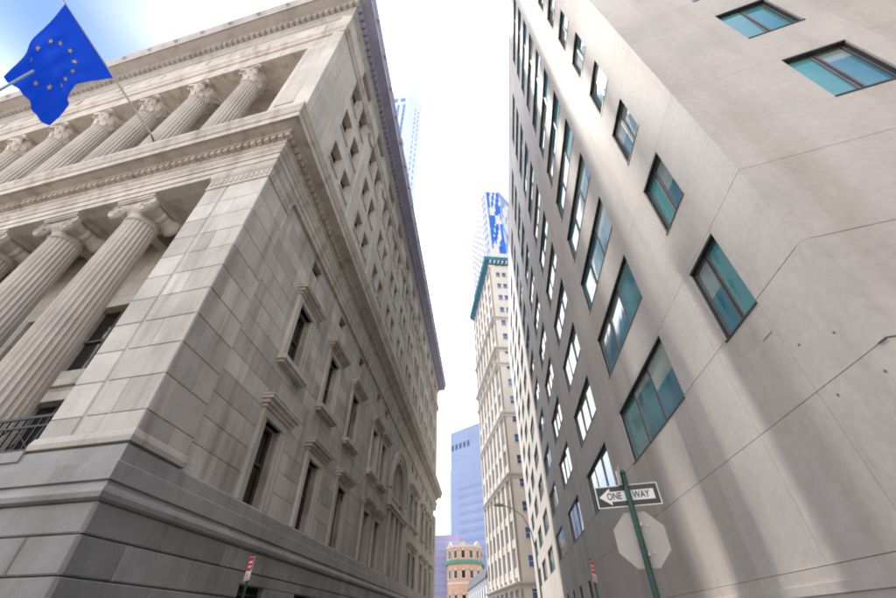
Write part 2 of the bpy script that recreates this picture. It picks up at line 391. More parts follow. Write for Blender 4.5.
for zz in (1.2, 1.9, 2.5): grille.box(-0.9, 0.9, 0.06, 0.14, zz, zz + 0.05)
grille_me = grille.mesh('window_grille', 'iron')
dark = MB().box(-0.9, 0.9, 0.30, 0.42, 0.7, 2.75).mesh('basement_pane', 'bglass')
for c in (7.4, 12.0, 16.6, 21.4, 25.0, 39.5, 43.0, 49.0, 53.6, 58.3):
    wd = put('basement_window', dark, bank, FS, c); put('grille', grille_me, wd)

# --- lower storey, street side: ashlar with two rows of framed windows
LOW = [6.2, 10.85, 15.5, 21.4, 24.6, 39.9, 43.1, 49.0, 53.65, 58.3]
small = [6.15, 10.9, 15.65, 21.4, 24.6, 39.9, 43.1, 49.0, 53.65, 58.3]
ARC = 31.9
holes = [(c - 0.72, c + 0.72, 4.95, 7.85) for c in LOW] + [(c - 0.72, c + 0.72, 10.45, 13.55) for c in LOW] + [(c - 0.55, c + 0.55, 15.95, 16.7) for c in small]
holes += [(ARC - 3.1, ARC + 3.1, 4.95, 9.6), (ARC - 3.1, ARC + 3.1, 10.6, 14.3)]
lc = [4.95 + k * 0.80 for k in range(16)]; lc[-1] = 16.95
low_courses = list(zip(lc[:-1], lc[1:]))
rest = MB()
blocks(FS, 2.02, LS - 2.0, low_courses, 1.55, 0.16, 0.70, holes, 0.012, 0.006, 'lime', 'wall_stone', lambda x, z: x < 16.5, rest, jit=0.003)
world('far_wall_stones', rest, 'lime', bank, kind='stuff')
# corner piers: blocks on the side face and on the front face
pc = [4.95, 5.75, 6.75, 7.75, 8.75, 9.75, 10.75, 11.75, 12.75, 13.75, 14.75, 15.85]
pier_courses = list(zip(pc[:-1], pc[1:]))
rest = MB()
blocks(FS, 0.0, 2.0, pier_courses, 1.15, 0.0, 0.07, [], 0.017, 0.008, 'lime', 'pier_stone', lambda x, z: True, rest, jit=0.003)
blocks(FF, 0.0, 1.86, pier_courses, 2.2, 0.0, 0.07, [], 0.017, 0.008, 'lime', 'pier_stone', lambda x, z: True, rest, sgn=-1, jit=0.003)
blocks(FF, 1.97, 3.0, pier_courses, 2.2, 0.0, 0.07, [], 0.017, 0.008, 'lime', 'pier_stone', lambda x, z: True, rest, sgn=-1, jit=0.003)
blocks(FS, LS - 2.0, LS, pier_courses, 2.2, 0.0, 0.8, [], 0.014, 0.007, 'lime', 'pier_stone', lambda x, z: False, rest)
world('far_pier_stones', rest, 'lime', bank, kind='stuff')
cornerbox('pier_core', 2.97, 1.97, 0.035, 0.035, 4.95, 17.0, 'lime'); cornerbox('pier_return', 2.0, 3.2, 0.8, 0.8, 4.95, 17.0, 'lime')
# pier base and capital mouldings
def ringed(path, prof, name, mat): return world(name, sweep(path, prof), mat, bank)
pth_pier = [tuple(FF.p(-3.02).xy), tuple(C0), tuple(FS.p(2.02).xy)]
ringed(pth_pier, [(-0.1, 4.95), (0.07, 4.96), (0.09, 5.08), (0.05, 5.2), (0.02, 5.26), (-0.1, 5.28)], 'pier_base', 'trim')
ringed(pth_pier, [(-0.1, 15.86), (0.03, 15.87), (0.05, 15.95), (0.02, 16.02), (0.02, 16.5), (0.08, 16.58), (0.12, 16.7), (0.14, 16.94), (-0.1, 16.95)], 'pier_capital', 'trim')
eg = MB()
for k in range(12): eg.box(-2.9 + k * 0.245, -2.78 + k * 0.245, -0.05, 0.05, 16.1, 16.42)
put('capital_carving', (eg, 'trim'), bank, FF)
eg = MB()
for k in range(8): eg.box(0.1 + k * 0.245, 0.22 + k * 0.245, -0.05, 0.05, 16.1, 16.42)
put('capital_carving', (eg, 'trim'), bank, FS)

# window meshes for the lower storey (origin at the window axis, z absolute)
def framed(z0, z1, hw, hood, sill, apron=False):
    t = MB()
    fw = 0.30
    for s in (-1, 1): t.box(min(s*hw, s*(hw+fw)), max(s*hw, s*(hw+fw)), 0.06, 0.40, z0, z1)
    for s in (-1, 1): t.box(min(s*(hw+fw*0.7), s*(hw+fw+0.1)), max(s*(hw+fw*0.7), s*(hw+fw+0.1)), 0.02, 0.2, z0, z1 + 0.02)
    t.box(-hw - fw - 0.1, hw + fw + 0.1, 0.03, 0.40, z1, z1 + 0.30)
    h = MB()
    if hood:
        for (a, y, q0, q1) in ((0.18, -0.05, 0.30, 0.42), (0.28, -0.16, 0.42, 0.56), (0.36, -0.30, 0.56, 0.68), (0.40, -0.34, 0.68, 0.74)):
            h.box(-hw - fw - a, hw + fw + a, y, 0.3, z1 + q0, z1 + q1)
    s_ = MB()
    if sill:
        s_.box(-hw - fw - 0.22, hw + fw + 0.22, -0.22, 0.4, z0 - 0.20, z0 - 0.002); s_.box(-hw - fw - 0.14, hw + fw + 0.14, -0.12, 0.3, z0 - 0.32, z0 - 0.20)
    p = MB().box(-hw, hw, 0.56, 0.60, z0, z1)
    sh = MB()
    for s in (-1, 1): sh.box(min(s*hw, s*(hw-0.09)), max(s*hw, s*(hw-0.09)), 0.47, 0.57, z0, z1)
    zm = z0 + (z1 - z0) * 0.52
    sh.box(-hw + 0.09, hw - 0.09, 0.46, 0.57, zm - 0.05, zm + 0.05); sh.box(-hw + 0.09, hw - 0.09, 0.47, 0.57, z1 - 0.1, z1); sh.box(-hw + 0.09, hw - 0.09, 0.47, 0.57, z0, z0 + 0.12)
    sh.box(-0.03, 0.03, 0.48, 0.57, z0 + 0.12, zm - 0.05)
    return (t.mesh('surround', 'trim'), h.mesh('hood', 'trim') if hood else None, s_.mesh('sill', 'trim') if sill else None, p.mesh('pane', 'bglass'), sh.mesh('sash', 'wood'))
wl = framed(4.95, 7.85, 0.72, True, False); wu = framed(10.45, 13.55, 0.72, True, True)
for c in LOW:
    for (t, h, s_, p, sh) in (wl, wu):
        wd = put('window', sh, bank, FS, c); put('pane', p, wd); put('surround', t, wd)
        if h: put('hood', h, wd)
        if s_: put('sill', s_, wd)
att = MB().box(-0.55, 0.55, 0.5, 0.55, 15.95, 16.7).mesh('pane', 'bglass')
attf = MB(); attf.box(-0.55, -0.49, 0.42, 0.52, 15.95, 16.7); attf.box(0.49, 0.55, 0.42, 0.52, 15.95, 16.7); attf.box(-0.03, 0.03, 0.43, 0.52, 15.95, 16.7)
attf = attf.mesh('small_window', 'wood')
for c in small: wd = put('small_window', attf, bank, FS, c); put('pane', att, wd)
# the great arched window over its tall triple opening
aw = thing('x', (0, 0, 0), '', ''); bpy.data.objects.remove(aw)
arc = MB(); r0, r1, zc = 3.1, 4.1, 11.2
N_ = 24
def archring(mb, r0, r1, yf, yb, zc):
    for k in range(N_):
        a0 = math.pi * k / N_; a1 = math.pi * (k + 1) / N_
        P = [(r0*math.cos(a0), r0*math.sin(a0)), (r1*math.cos(a0), r1*math.sin(a0)), (r1*math.cos(a1), r1*math.sin(a1)), (r0*math.cos(a1), r0*math.sin(a1))]
        i = len(mb.v)
        for y in (yf, yb): mb.v += [(p[0], y, zc + p[1]) for p in P]
        mb.f += [(i, i+3, i+2, i+1), (i+1, i+2, i+6, i+5), (i, i+4, i+7, i+3)]
archring(arc, 3.12, 3.55, 0.0, 0.6, zc); archring(arc, 3.5, 4.1, -0.10, 0.4, zc); archring(arc, 4.0, 4.25, -0.2, 0.3, zc)
for s in (-1, 1): arc.box(min(s*3.1, s*4.1), max(s*3.1, s*4.1), -0.05, 0.4, 9.9, zc)
arc.box(-4.4, 4.4, -0.28, 0.5, 9.75, 9.95); arc.box(-4.2, 4.2, -0.12, 0.5, 9.5, 9.75)
arch = put('arched_window', (arc, 'trim'), bank, FS, ARC)
sp = MB()   # spandrel filling round the arch head inside the rectangular opening
for k in range(N_):
    a0 = math.pi * k / N_; a1 = math.pi * (k + 1) / N_
    sp.quad([(3.2*math.cos(a0), 0.2, zc+3.2*math.sin(a0)), (3.2*math.cos(a1), 0.2, zc+3.2*math.sin(a1)), (3.3*math.cos(a1), 0.2, zc + 3.3), (3.3*math.cos(a0), 0.2, zc+3.3)][::-1])
put('spandrel', (sp, 'lime'), arch)
gl = MB().box(-3.1, 3.1, 0.6, 0.64, 9.95, 14.4); put('pane', (gl, 'bglass'), arch)
ml = MB()
for x in (-1.55, -0.55, 0.55, 1.55):
    ml.box(x - 0.14, x + 0.14, 0.3, 0.6, 9.95, zc + math.sqrt(3.1**2 - x*x) )
ml.box(-3.1, 3.1, 0.32, 0.58, 11.1, 11.3)
put('mullion', (ml, 'trim'), arch)
tri = MB()
for x in (-3.25, -1.05, 1.05, 3.25): tri.box(x - 0.3, x + 0.3, -0.02, 0.58, 4.96, 9.5)
tri = put('triple_window', (tri, 'trim'), bank, FS, ARC)
for x in (-2.15, 0, 2.15):
    put('pane', (MB().box(x - 0.8, x + 0.8, 0.58, 0.62, 4.96, 9.5), 'bglass'), tri)
    q = MB(); q.box(x - 0.8, x + 0.8, 0.48, 0.6, 7.6, 7.75); q.box(x - 0.04, x + 0.04, 0.5, 0.6, 4.96, 7.6); put('sash', (q, 'wood'), tri)

# --- entablature between the two storeys
MID = [(-0.6, 16.95), (0.0, 16.95), (0.0, 17.25), (0.05, 17.26), (0.05, 17.62), (0.10, 17.63), (0.10, 17.78), (0.20, 17.92), (0.20, 17.99), (0.0, 18.01), (0.0, 18.52),
       (0.06, 18.56), (0.10, 18.64), (0.10, 18.94), (0.30, 18.97), (0.34, 19.06), (0.78, 19.10), (0.80, 19.04), (0.84, 19.04), (0.84, 19.40), (0.90, 19.44), (0.96, 19.60), (1.04, 19.74), (1.04, 19.90), (0.1, 20.10), (-0.6, 20.12)]
world('entablature', sweep(PATH, MID), 'trim', bank)
def dentils(fac, x0, x1, step, wd, y0, y1, z0, z1, name, mat):
    mb = MB(); x = x0
    while x < x1: mb.box(x, x + wd, y0, y1, z0, z1); x += step
    put(name, (mb, mat), bank, fac, kind='stuff')
dentils(FS, 0.0, LS, 0.36, 0.22, -0.30, -0.05, 18.66, 18.93, 'dentils', 'trim')
dentils(FF, -LF, 0.2, 0.36, 0.22, -0.30, -0.05, 18.66, 18.93, 'dentils', 'trim')
# lower portico: ceiling, back wall openings, floor edge and railing
put('portico_ceiling', (MB().box(-LF, -2.5, 0.95, 4.4, 18.2, 18.4), 'lime'), bank, FF)
put('architrave_beam', (MB().box(-LF, -2.9, 0.02, 1.9, 16.96, 18.15), 'trim'), bank, FF)
cof = MB().box(-0.3, 0.3, 1.9, 3.9, 17.3, 18.19).mesh('ceiling_beam', 'lime')
for k in range(10): put('ceiling_beam', cof, bank, FF, -4.6 - 4.4 * k)
put('portico_floor', (MB().box(-LF, -3.0, -0.1, 3.95, 4.7, 4.955), 'granite'), bank, FF)
CT = [7.25 + 4.4 * k for k in range(9)]
pw_hi = MB(); pw_hi.box(-1.15, 1.15, 3.72, 3.80, 10.0, 13.5); pw_hi = pw_hi.mesh('pane', 'bglass')
pw_lo = MB(); pw_lo.box(-1.15, 1.15, 3.72, 3.80, 5.0, 8.6); pw_lo = pw_lo.mesh('pane', 'bglass')
pws = MB()
for (a, b) in ((10.0, 13.5), (5.0, 8.6)):
    pws.box(-0.05, 0.05, 3.62, 3.73, a, b); pws.box(-1.15, 1.15, 3.62, 3.73, (a+b)/2 - 0.05, (a+b)/2 + 0.05)
pws = pws.mesh('portico_window', 'wood')
ph = [(-c - 2.2 - 1.15, -c - 2.2 + 1.15, a, b) for c in CT for (a, b) in ((10.0, 13.5), (4.9, 8.6))]
rest = MB()
pcs = [4.95 + 1.02 * k for k in range(14)]
blocks(FF, 3.0, LF, list(zip(pcs[:-1], pcs[1:])), 2.2, 3.3, 3.95, ph, 0.012, 0.006, 'lime', 'portico_stone', lambda x, z: x > -17, rest, sgn=-1)
world('far_portico_stones', rest, 'lime', bank, kind='stuff')
for c in CT:
    wd = put('portico_window', pws, bank, FF, -c - 2.2); put('pane', pw_hi, wd); put('pane', pw_lo, wd)
put('string_course', (MB().box(-LF, -3.0, 3.15, 3.6, 9.2, 9.5), 'trim'), bank, FF)
rl = MB()
for zz, hh in ((5.98, 0.07), (5.72, 0.05), (5.08, 0.05)): rl.box(-20, -3.05, 0.15, 0.21, zz, zz + hh)
x = -19.9
while x < -3.2: rl.box(x, x + 0.035, 0.16, 0.20, 5.08, 6.0); x += 0.28
k = 0
while k < 14:
    a = -3.4 - k * 1.15
    rl.tube([(a, 0.18, 5.1), (a - 0.9, 0.18, 5.72)], 0.018, 5); rl.tube([(a - 0.9, 0.18, 5.1), (a, 0.18, 5.72)], 0.018, 5); k += 1
put('railing', (rl, 'iron'), bank, FF)
# columns: fluted shafts with Ionic capitals below, Corinthian above
def shaft(r0, r1, z0, z1):
    pr = []
    for k in range(9):
        u = k / 8; pr.append((r0 + (r1 - r0) * (u ** 1.6), z0 + (z1 - z0) * u))
    return MB().lathe(pr, 96, flute=0.085).mesh('shaft', 'column')
sh1 = shaft(0.76, 0.64, 5.75, 15.75)
bs1 = MB().box(-0.98, 0.98, -0.98, 0.98, 4.955, 5.22).lathe([(0.95, 5.22), (1.0, 5.3), (0.95, 5.39), (0.84, 5.42), (0.82, 5.5), (0.88, 5.56), (0.88, 5.64), (0.78, 5.68), (0.76, 5.76)], 40).mesh('column_base', 'column')
cp = MB().lathe([(0.65, 15.72), (0.69, 15.78), (0.65, 15.84), (0.66, 16.05), (0.70, 16.12), (0.80, 16.26), (0.84, 16.40), (0.80, 16.5)], 40)
for s in (-1, 1):
    # bolster running front to back, flared at both volutes
    pr = [(0.42, -0.78), (0.45, -0.74), (0.44, -0.64), (0.33, -0.42), (0.26, -0.12), (0.31, -0.05), (0.31, 0.05), (0.26, 0.12), (0.33, 0.42), (0.44, 0.64), (0.45, 0.74), (0.42, 0.78)]
    cp.lathe(pr, 24, cx=s * 0.80, cy=16.30, axis='y')
    for yy, sg in ((-0.78, -1), (0.78, 1)):       # volute spiral relief and eye
        pts = []
        for k in range(40):
            a = k / 39 * 4.2 * math.pi; rr = 0.40 * (1 - k / 39) + 0.07
            pts.append((s * 0.80 + s * rr * math.sin(a) * 1.0, yy + sg * 0.02, 16.30 + rr * math.cos(a)))
        cp.tube(pts, 0.035, 5); cp.lathe([(0.09, min(yy, yy + sg*0.06)), (0.09, max(yy, yy + sg*0.06))], 10, cx=s*0.80, cy=16.30, axis='y')
cp.box(-0.85, 0.85, -0.76, 0.76, 16.48, 16.70); cp.box(-0.98, 0.98, -0.86, 0.86, 16.70, 16.80); cp.box(-1.02, 1.02, -0.90, 0.90, 16.80, 16.955)
cp1 = cp.mesh('ionic_capital', 'trim')
for c in CT:
    col = put('column', sh1, bank, FF, -c, 0.95); put('column_base', bs1, col); put('ionic_capital', cp1, col)

# --- upper storeys: front pier, loggia and Corinthian columns
UB = [5.1 + 5.43 * k for k in range(11)]
cornerbox('upper_plinth', LF - 1, 3.0, 0.03, 0.05, 20.1, 21.6, 'lime_up')
rest = MB()
upc = [(20.1, 21.6), (21.6, 33.0)]
cornerbox('upper_pier', 2.5, 3.2, 0.02, 0.0, 20.11, 33.02, 'lime_up')
put('pier_panel', (MB().box(-2.15, -0.4, -0.05, 0.02, 23.4, 32.2), 'lime_up'), bank, FF)
cornerbox('upper_beam', LF - 1, 2.2, 0.03, 0.01, 33.0, 34.5, 'trim')
put('loggia_ceiling', (MB().box(-LF, -2.4, 2.1, 3.6, 33.6, 33.8), 'lime_up'), bank, FF)
sh2 = shaft(0.70, 0.60, 22.2, 31.3)
bs2 = MB().box(-0.9, 0.9, -0.9, 0.9, 21.6, 21.85).lathe([(0.88, 21.85), (0.92, 21.93), (0.86, 22.0), (0.77, 22.04), (0.80, 22.12), (0.72, 22.2), (0.70, 22.22)], 40).mesh('column_base', 'column')
cc = MB().lathe([(0.61, 31.28), (0.66, 31.33), (0.61, 31.38), (0.60, 31.6), (0.64, 32.1), (0.74, 32.5), (0.86, 32.72)], 32)
for ring, (n_, z0, rr, hh, outw) in enumerate(((8, 31.4, 0.60, 0.55, 0.22), (8, 31.7, 0.63, 0.65, 0.26))):
    for k in range(n_):
        a = 2 * math.pi * (k + 0.5 * ring) / n_; ca, sa = math.cos(a), math.sin(a)
        w2 = 0.21; P = []
        for (u, ww, ro) in ((0, 1.0, 0.02), (0.5, 1.0, 0.07), (0.85, 0.75, outw * 0.8), (1.0, 0.4, outw), (0.88, 0.2, outw * 1.25)):
            for sg in (-1, 1): P.append(((rr + ro) * ca - sg * ww * w2 * sa, (rr + ro) * sa + sg * ww * w2 * ca, z0 + hh * u))
        i = len(cc.v); cc.v += P
        for j in range(4): cc.f.append((i + 2*j, i + 2*j + 1, i + 2*j + 3, i + 2*j + 2))
for k in range(4):
    a = math.pi / 4 + k * math.pi / 2
    cc.tube([(0.6*math.cos(a), 0.6*math.sin(a), 32.2), (0.8*math.cos(a), 0.8*math.sin(a), 32.55), (1.02*math.cos(a), 1.02*math.sin(a), 32.68), (1.06*math.cos(a), 1.06*math.sin(a), 32.55), (0.98*math.cos(a), 0.98*math.sin(a), 32.48)], 0.08, 6)
ab = []
for k in range(4):
    a = math.pi / 4 + k * math.pi / 2; b = a + math.pi / 4
    ab += [(1.18*math.cos(a - 0.09), 1.18*math.sin(a - 0.09)), (1.18*math.cos(a + 0.09), 1.18*math.sin(a + 0.09)), (0.80*math.cos(b), 0.80*math.sin(b))]
cc.prism(ab, 32.72, 33.0)
cp2 = cc.mesh('corinthian_capital', 'trim')
for c in CT:
    col = put('upper_column', sh2, bank, FF, -c, 0.95); put('column_base', bs2, col); put('corinthian_capital', cp2, col)
lg = MB(); lg.box(-1.0, 1.0, 3.25, 3.33, 22.6, 26.2); lg.box(-1.0, 1.0, 3.25, 3.33, 27.4, 31.6); lg = lg.mesh('pane', 'bglass')
lgf = MB()
for (a, b) in ((22.6, 26.2), (27.4, 31.6)):
    lgf.box(-0.05, 0.05, 3.18, 3.26, a, b); lgf.box(-1.25, -1.0, 3.1, 3.4, a, b); lgf.box(1.0, 1.25, 3.1, 3.4, a, b); lgf.box(-1.25, 1.25, 3.1, 3.4, b, b + 0.3); lgf.box(-1.0, 1.0, 3.18, 3.26, (a+b)/2, (a+b)/2 + 0.1)
lgf = lgf.mesh('loggia_window', 'trim')
for c in CT: wd = put('loggia_window', lgf, bank, FF, -c - 2.2); put('pane', lg, wd)
wd = put('loggia_window', lgf, bank, FF, -4.6); put('pane', lg, wd)
# --- upper storeys: street side wall
uh = []
for c in UB:
    for s in (-1, 1):
        for (a, b) in ((23.4, 25.4), (27.3, 29.8), (31.5, 34.4)): uh.append((c + s * 1.0 - 0.70, c + s * 1.0 + 0.70, a, b))
ah = [(c - 1.25 + 0.12, c + 1.25 + 0.12, 36.25, 38.25) for c in UB]
for i, c in enumerate(UB):
    x0 = 0.0 if i == 0 else c - 5.43 / 2; x1 = LS if i == len(UB) - 1 else c + 5.43 / 2
    for (z0, z1) in ((20.1, 26.3), (26.3, 30.6), (30.6, 34.55)):
        mb = MB()
        for (p, q, r, s_) in rdiff((x0, x1, z0, z1), uh): mb.box(p, q, 0.0, 0.8, r, s_)
        put('wall_panel', (mb, 'lime_up'), bank, FS)
    mb = MB()
    for (p, q, r, s_) in rdiff((x0, x1, 35.35, 38.45), ah): mb.box(p, q, 0.0, 0.8, r, s_)
    put('attic_panel', (mb, 'lime_up'), bank, FS)
strip = MB().box(-0.62, 0.62, -0.10, 0.05, 20.15, 34.3).box(-0.70, 0.70, -0.14, 0.05, 33.6, 34.3).mesh('pilaster_strip', 'lime_up')
for i in range(len(UB) - 1): put('pilaster_strip', strip, bank, FS, UB[i] + 5.43 / 2)
put('corner_strip', (MB().box(0.35, 2.0, -0.06, 0.05, 21.8, 33.9), 'lime_up'), bank, FS)
def upwin(z0, z1, hw, nm):
    p = MB().box(-hw, hw, 0.5, 0.55, z0, z1).mesh('pane', 'bglass')
    f = MB(); f.box(-hw, -hw + 0.08, 0.42, 0.52, z0, z1); f.box(hw - 0.08, hw, 0.42, 0.52, z0, z1); f.box(-0.04, 0.04, 0.43, 0.52, z0, z1)
    f.box(-hw, hw, 0.42, 0.52, (z0+z1)/2 - 0.05, (z0+z1)/2 + 0.05)
    sl_ = MB().box(-hw - 0.1, hw + 0.1, -0.08, 0.012, z0 - 0.16, z0 - 0.004).mesh('sill', 'lime_up')
    return f.mesh(nm, 'wood'), p, sl_
UW = [upwin(a, b, 0.70, 'upper_window') for (a, b) in ((23.4, 25.4), (27.3, 29.8), (31.5, 34.4))]
AW = upwin(36.25, 38.25, 1.25, 'attic_window')
for c in UB:
    for s in (-1, 1):
        for f, p, q in UW: wd = put('upper_window', f, bank, FS, c + s); put('pane', p, wd); put('sill', q, wd)
    wd = put('attic_window', AW[0], bank, FS, c + 0.12); put('pane', AW[1], wd); put('sill', AW[2], wd)
sw = MB()
for i in range(len(UB) - 1):       # carved wreath below the string course at each strip
    x = UB[i] + 5.43 / 2
    for k in range(8):
        a = math.pi * (k + 0.5) / 8; sw.box(x - 0.5*math.cos(a) - 0.1, x - 0.5*math.cos(a) + 0.1, -0.26, -0.13, 33.3 - 0.5*math.sin(a) + 0.4, 33.5 - 0.5*math.sin(a) + 0.4)
put('carved_swags', (sw, 'trim'), bank, FS, kind='stuff')
world('string_course', sweep(PATH, [(-0.5, 34.5), (0.05, 34.5), (0.12, 34.56), (0.14, 34.8), (0.26, 34.95), (0.30, 35.2), (0.30, 35.3), (0.0, 35.36), (-0.5, 35.38)]), 'trim', bank)
cornerbox('attic_front', LF - 1, 1.0, 0.03, 0.005, 35.36, 38.45, 'lime_up')
ap = MB().box(-1.2, 1.2, -0.06, 0.02, 36.1, 37.8).mesh('attic_relief', 'trim')
for c in [3.2] + [q + 2.2 for q in CT]: put('attic_relief', ap, bank, FF, -c)
TOP = [(-0.5, 38.42), (0.03, 38.42), (0.10, 38.5), (0.12, 38.75), (0.26, 38.9), (0.30, 39.0), (0.30, 39.55), (0.62, 39.62), (0.66, 39.72), (1.36, 39.80), (1.38, 39.74), (1.42, 39.74), (1.42, 40.30), (1.46, 40.36), (1.54, 40.62), (1.62, 40.85), (1.62, 41.0), (1.30, 41.05), (1.25, 41.10), (1.25, 41.75), (1.15, 41.85), (-0.5, 41.9)]
rc = world('roof_cornice', sweep(PATH, TOP), 'cornice', bank)
rc.data.materials.append(M['cornice_fringe'])
for p in rc.data.polygons:          # street side tinted blue-violet: lens fringe put into the colour
    if p.index // (len(TOP) - 1) == 1 and p.index % (len(TOP) - 1) >= 7: p.material_index = 1
dentils(FS, -0.3, LS + 0.2, 0.52, 0.30, -0.60, -0.28, 39.03, 39.56, 'roof_brackets', 'cornice_fringe')
dentils(FF, -LF, 0.3, 0.52, 0.30, -0.60, -0.28, 39.03, 39.56, 'roof_brackets', 'cornice')
dentils(FS, 0.9, LS, 2.7, 0.26, -1.66, -1.4, 40.40, 40.66, 'lion_bosses', 'cornice')
dentils(FF, -LF, 0.3, 2.7, 0.26, -1.66, -1.4, 40.40, 40.66, 'lion_bosses', 'cornice')

for (y0, y1, h) in ((28.9, 29.8, 59.5), (31.9, 33.7, 58.5), (50.0, 51.5, 55.0)):  # unseen roof stacks added to split the sunlight on the office wall
    ch = MB().prism([(-10.3, y0), (-9.8, y0), (-9.8, y1), (-10.3, y1)], 40.9, h).prism([(-10.36, y0 - 0.06), (-9.74, y0 - 0.06), (-9.74, y1 + 0.06), (-10.36, y1 + 0.06)], h - 0.9, h - 0.4)
    world('sun_blocker_stack', ch, 'cornice', bank)

# ================================================================== RIGHT: the plain limestone office block
OC = Vector((5.606, 5.07)); OD = Vector((0.015, 1)).normalized(); OX = Vector((0.97, -0.24)).normalized()
RS = Fac(OC, -OD)                   # street face: x = minus the distance from the corner
RX = Fac(OC, OX)                    # cross-street face
LO = 79.5; HO = 54.3
office = thing('office_block', (OC.x, OC.y, 0), 'plain pale limestone office block with dark recessed windows on right', 'building')
rows = [(6.63 + 3.77 * k, 8.80 + 3.77 * k) for k in range(12)]
big = [10.93, 20.2, 30.2, 40.5, 51.0, 61.2, 71.4]
BW = 5.9
ohole = []
for (a, b) in rows:
    ohole.append((-3.07, -1.63, a, b))
    for s in big: ohole.append((-(s - 5.07) - BW, -(s - 5.07), a, b))
gfl = [26.5, 30.6, 34.6, 38.6, 44, 50, 56]
for s in gfl: ohole.append((-s - 1.2, -s, 2.2, 4.05))
shole = []
SX = [(2.51, 3.85), (8.2, 9.6), (13.0, 17.5)]
for (a, b) in rows[1:]:
    for (p, q) in SX: shole.append((p, q, a, b))
q0 = RS.p(-LO, 0.4); q1 = RX.p(30, 0.4); ins = OC + RS.i * 0.4 + Vector((0.1, 0.48)); 
world('wall_core', MB().prism([tuple(ins), tuple(q1.xy), (q1.x + 3, q0.y), tuple(q0.xy)], 0, HO - 0.2), 'panel', office)
def panels(fac, xs, zs, hl, name, g=0.004, c=0.005):
    for j in range(len(zs) - 1):
        for i in range(len(xs) - 1):
            mb = MB()
            for (p, q, r, s_) in rdiff((xs[i] + g, xs[i+1] - g, zs[j] + g, zs[j+1] - g), hl): mb.cham(p, q, 0.0, 0.42, r, s_, c)
            if mb.v: put(name, (mb, 'panel'), office, fac)
zlow = [0.0, 2.43, 4.67, 6.70, 8.90]
zhi = [8.90 + 3.77 * k for k in range(12)] + [HO]
xl = [0, -1.62, -3.6, -5.86, -8.8, -11.8, -14.9, -18, -21.2, -25.2, -31.2, -37]
panels(RS, sorted(xl), zlow, ohole, 'wall_panel')
xh = [0, -4.4] + [-(s - 5.07) - BW - 1.9 for s in big]; xh[-1] = -LO
panels(RS, sorted(xh), zhi, ohole, 'wall_panel', 0.0012, 0.002)
mb = MB()
for (p, q, r, s_) in rdiff((-LO, -37.004, 0, 8.896), ohole): mb.cham(p, q, 0.0, 0.42, r, s_, 0.005)
put('far_wall', (mb, 'panel'), office, RS)
panels(RX, [0.0, 4.4, 9.8, 18.0, 30.0], zlow, shole, 'wall_panel'); panels(RX, [0.0, 4.4, 9.8, 18.0, 30.0], zhi, shole, 'wall_panel', 0.0012, 0.002)
# narrow corner bead on the lower part, shadow lines
cb = MB(); a = RS.p(-0.16, -0.02).xy; b = OC + (RS.p(0, -0.02).xy - OC) + (RX.p(0, -0.02).xy - OC); c = RX.p(0.16, -0.02).xy
cb.prism([tuple(a), tuple(b), tuple(c), tuple(OC + Vector((0.12, 0.1)))], 4.68, 6.68); world('corner_bead', cb, 'panel', office)
bd = MB().box(-40, 0.0, -0.03, 0.1, 0.0, 2.42).box(-40, 0.0, -0.06, 0.1, 2.05, 2.2)
put('base_course', (bd, 'panel'), office, RS)
an = MB()
for (s, z) in ((1.35, 5.45), (0.62, 5.2), (1.28, 4.45), (0.35, 4.35)): an.lathe([(0.02, -0.01), (0.02, 0.02)], 10, cx=-s, cy=z, axis='y')
put('wall_anchors', (an, 'frame_lt'), office, RS, kind='stuff')
wb = MB().box(-2.05, -1.72, -0.012, 0.05, 6.0, 6.45); put('repair_patch', (wb, 'panel'), office, RS)
par = MB().box(-LO, 0, -0.04, 0.5, HO, HO + 0.5); put('parapet', (par, 'panel'), office, RS)
par = MB().box(0, 30, -0.04, 0.5, HO, HO + 0.5); put('parapet', (par, 'panel'), office, RX)
def owin(wd, hg, n, nm):
    """window in a reveal: dark bronze lining, mullions; returns frame and one pane"""
    f = MB()
    f.box(0, wd, 0.004, 0.34, hg - 0.045, hg); f.box(0, wd, -0.02, 0.34, 0, 0.045)
    f.box(0, 0.025, 0.05, 0.34, 0.045, hg - 0.045); f.box(wd - 0.025, wd, 0.05, 0.34, 0.045, hg - 0.045)
    pw = (wd - 0.09) / n
    for k in range(1, n): f.box(0.045 + k * pw - 0.025, 0.045 + k * pw + 0.025, 0.11, 0.34, 0.045, hg - 0.045)
    sv = MB()
    for k in range(n):
        x0 = 0.045 + k * pw + (0.045 if k else 0); x1 = 0.045 + (k + 1) * pw - (0.045 if k < n - 1 else 0)
        for (a, b, c, d) in ((x0 - 0.02, x0 + 0.025, 0.05, hg - 0.05), (x1 - 0.025, x1 + 0.02, 0.05, hg - 0.05), (x0, x1, 0.05, 0.09), (x0, x1, hg - 0.09, hg - 0.05)): sv.box(a, b, 0.125, 0.19, c, d)
    pn = MB().box(0.04, pw - 0.04, 0, 0.012, 0.09, hg - 0.09)
    return f.mesh(nm, 'bronze'), sv.mesh('sash', 'frame_lt'), pn.mesh('pane', 'oglass'), pw
HW = rows[0][1] - rows[0][0]
w2 = owin(1.44, HW, 2, 'window'); w3 = owin(BW, HW, 3, 'ribbon_window'); wS = owin(1.34, HW, 2, 'window')
def setwin(fac, x, z, spec, n, nm):
    f, sv, pn, pw = spec
    wd = put(nm, f, office, fac, x, 0, z); put('sash', sv, wd)
    for k in range(n):
        p = put('pane', pn, wd, None, 0.045 + k * pw, 0.155, 0)
        p.rotation_euler = (random.uniform(-0.02, 0.02), 0, random.uniform(-0.02, 0.02))
for (a, b) in rows:
    setwin(RS, -3.07, a, w2, 2, 'window')
    for s in big: setwin(RS, -(s - 5.07) - BW, a, w3, 3, 'ribbon_window')
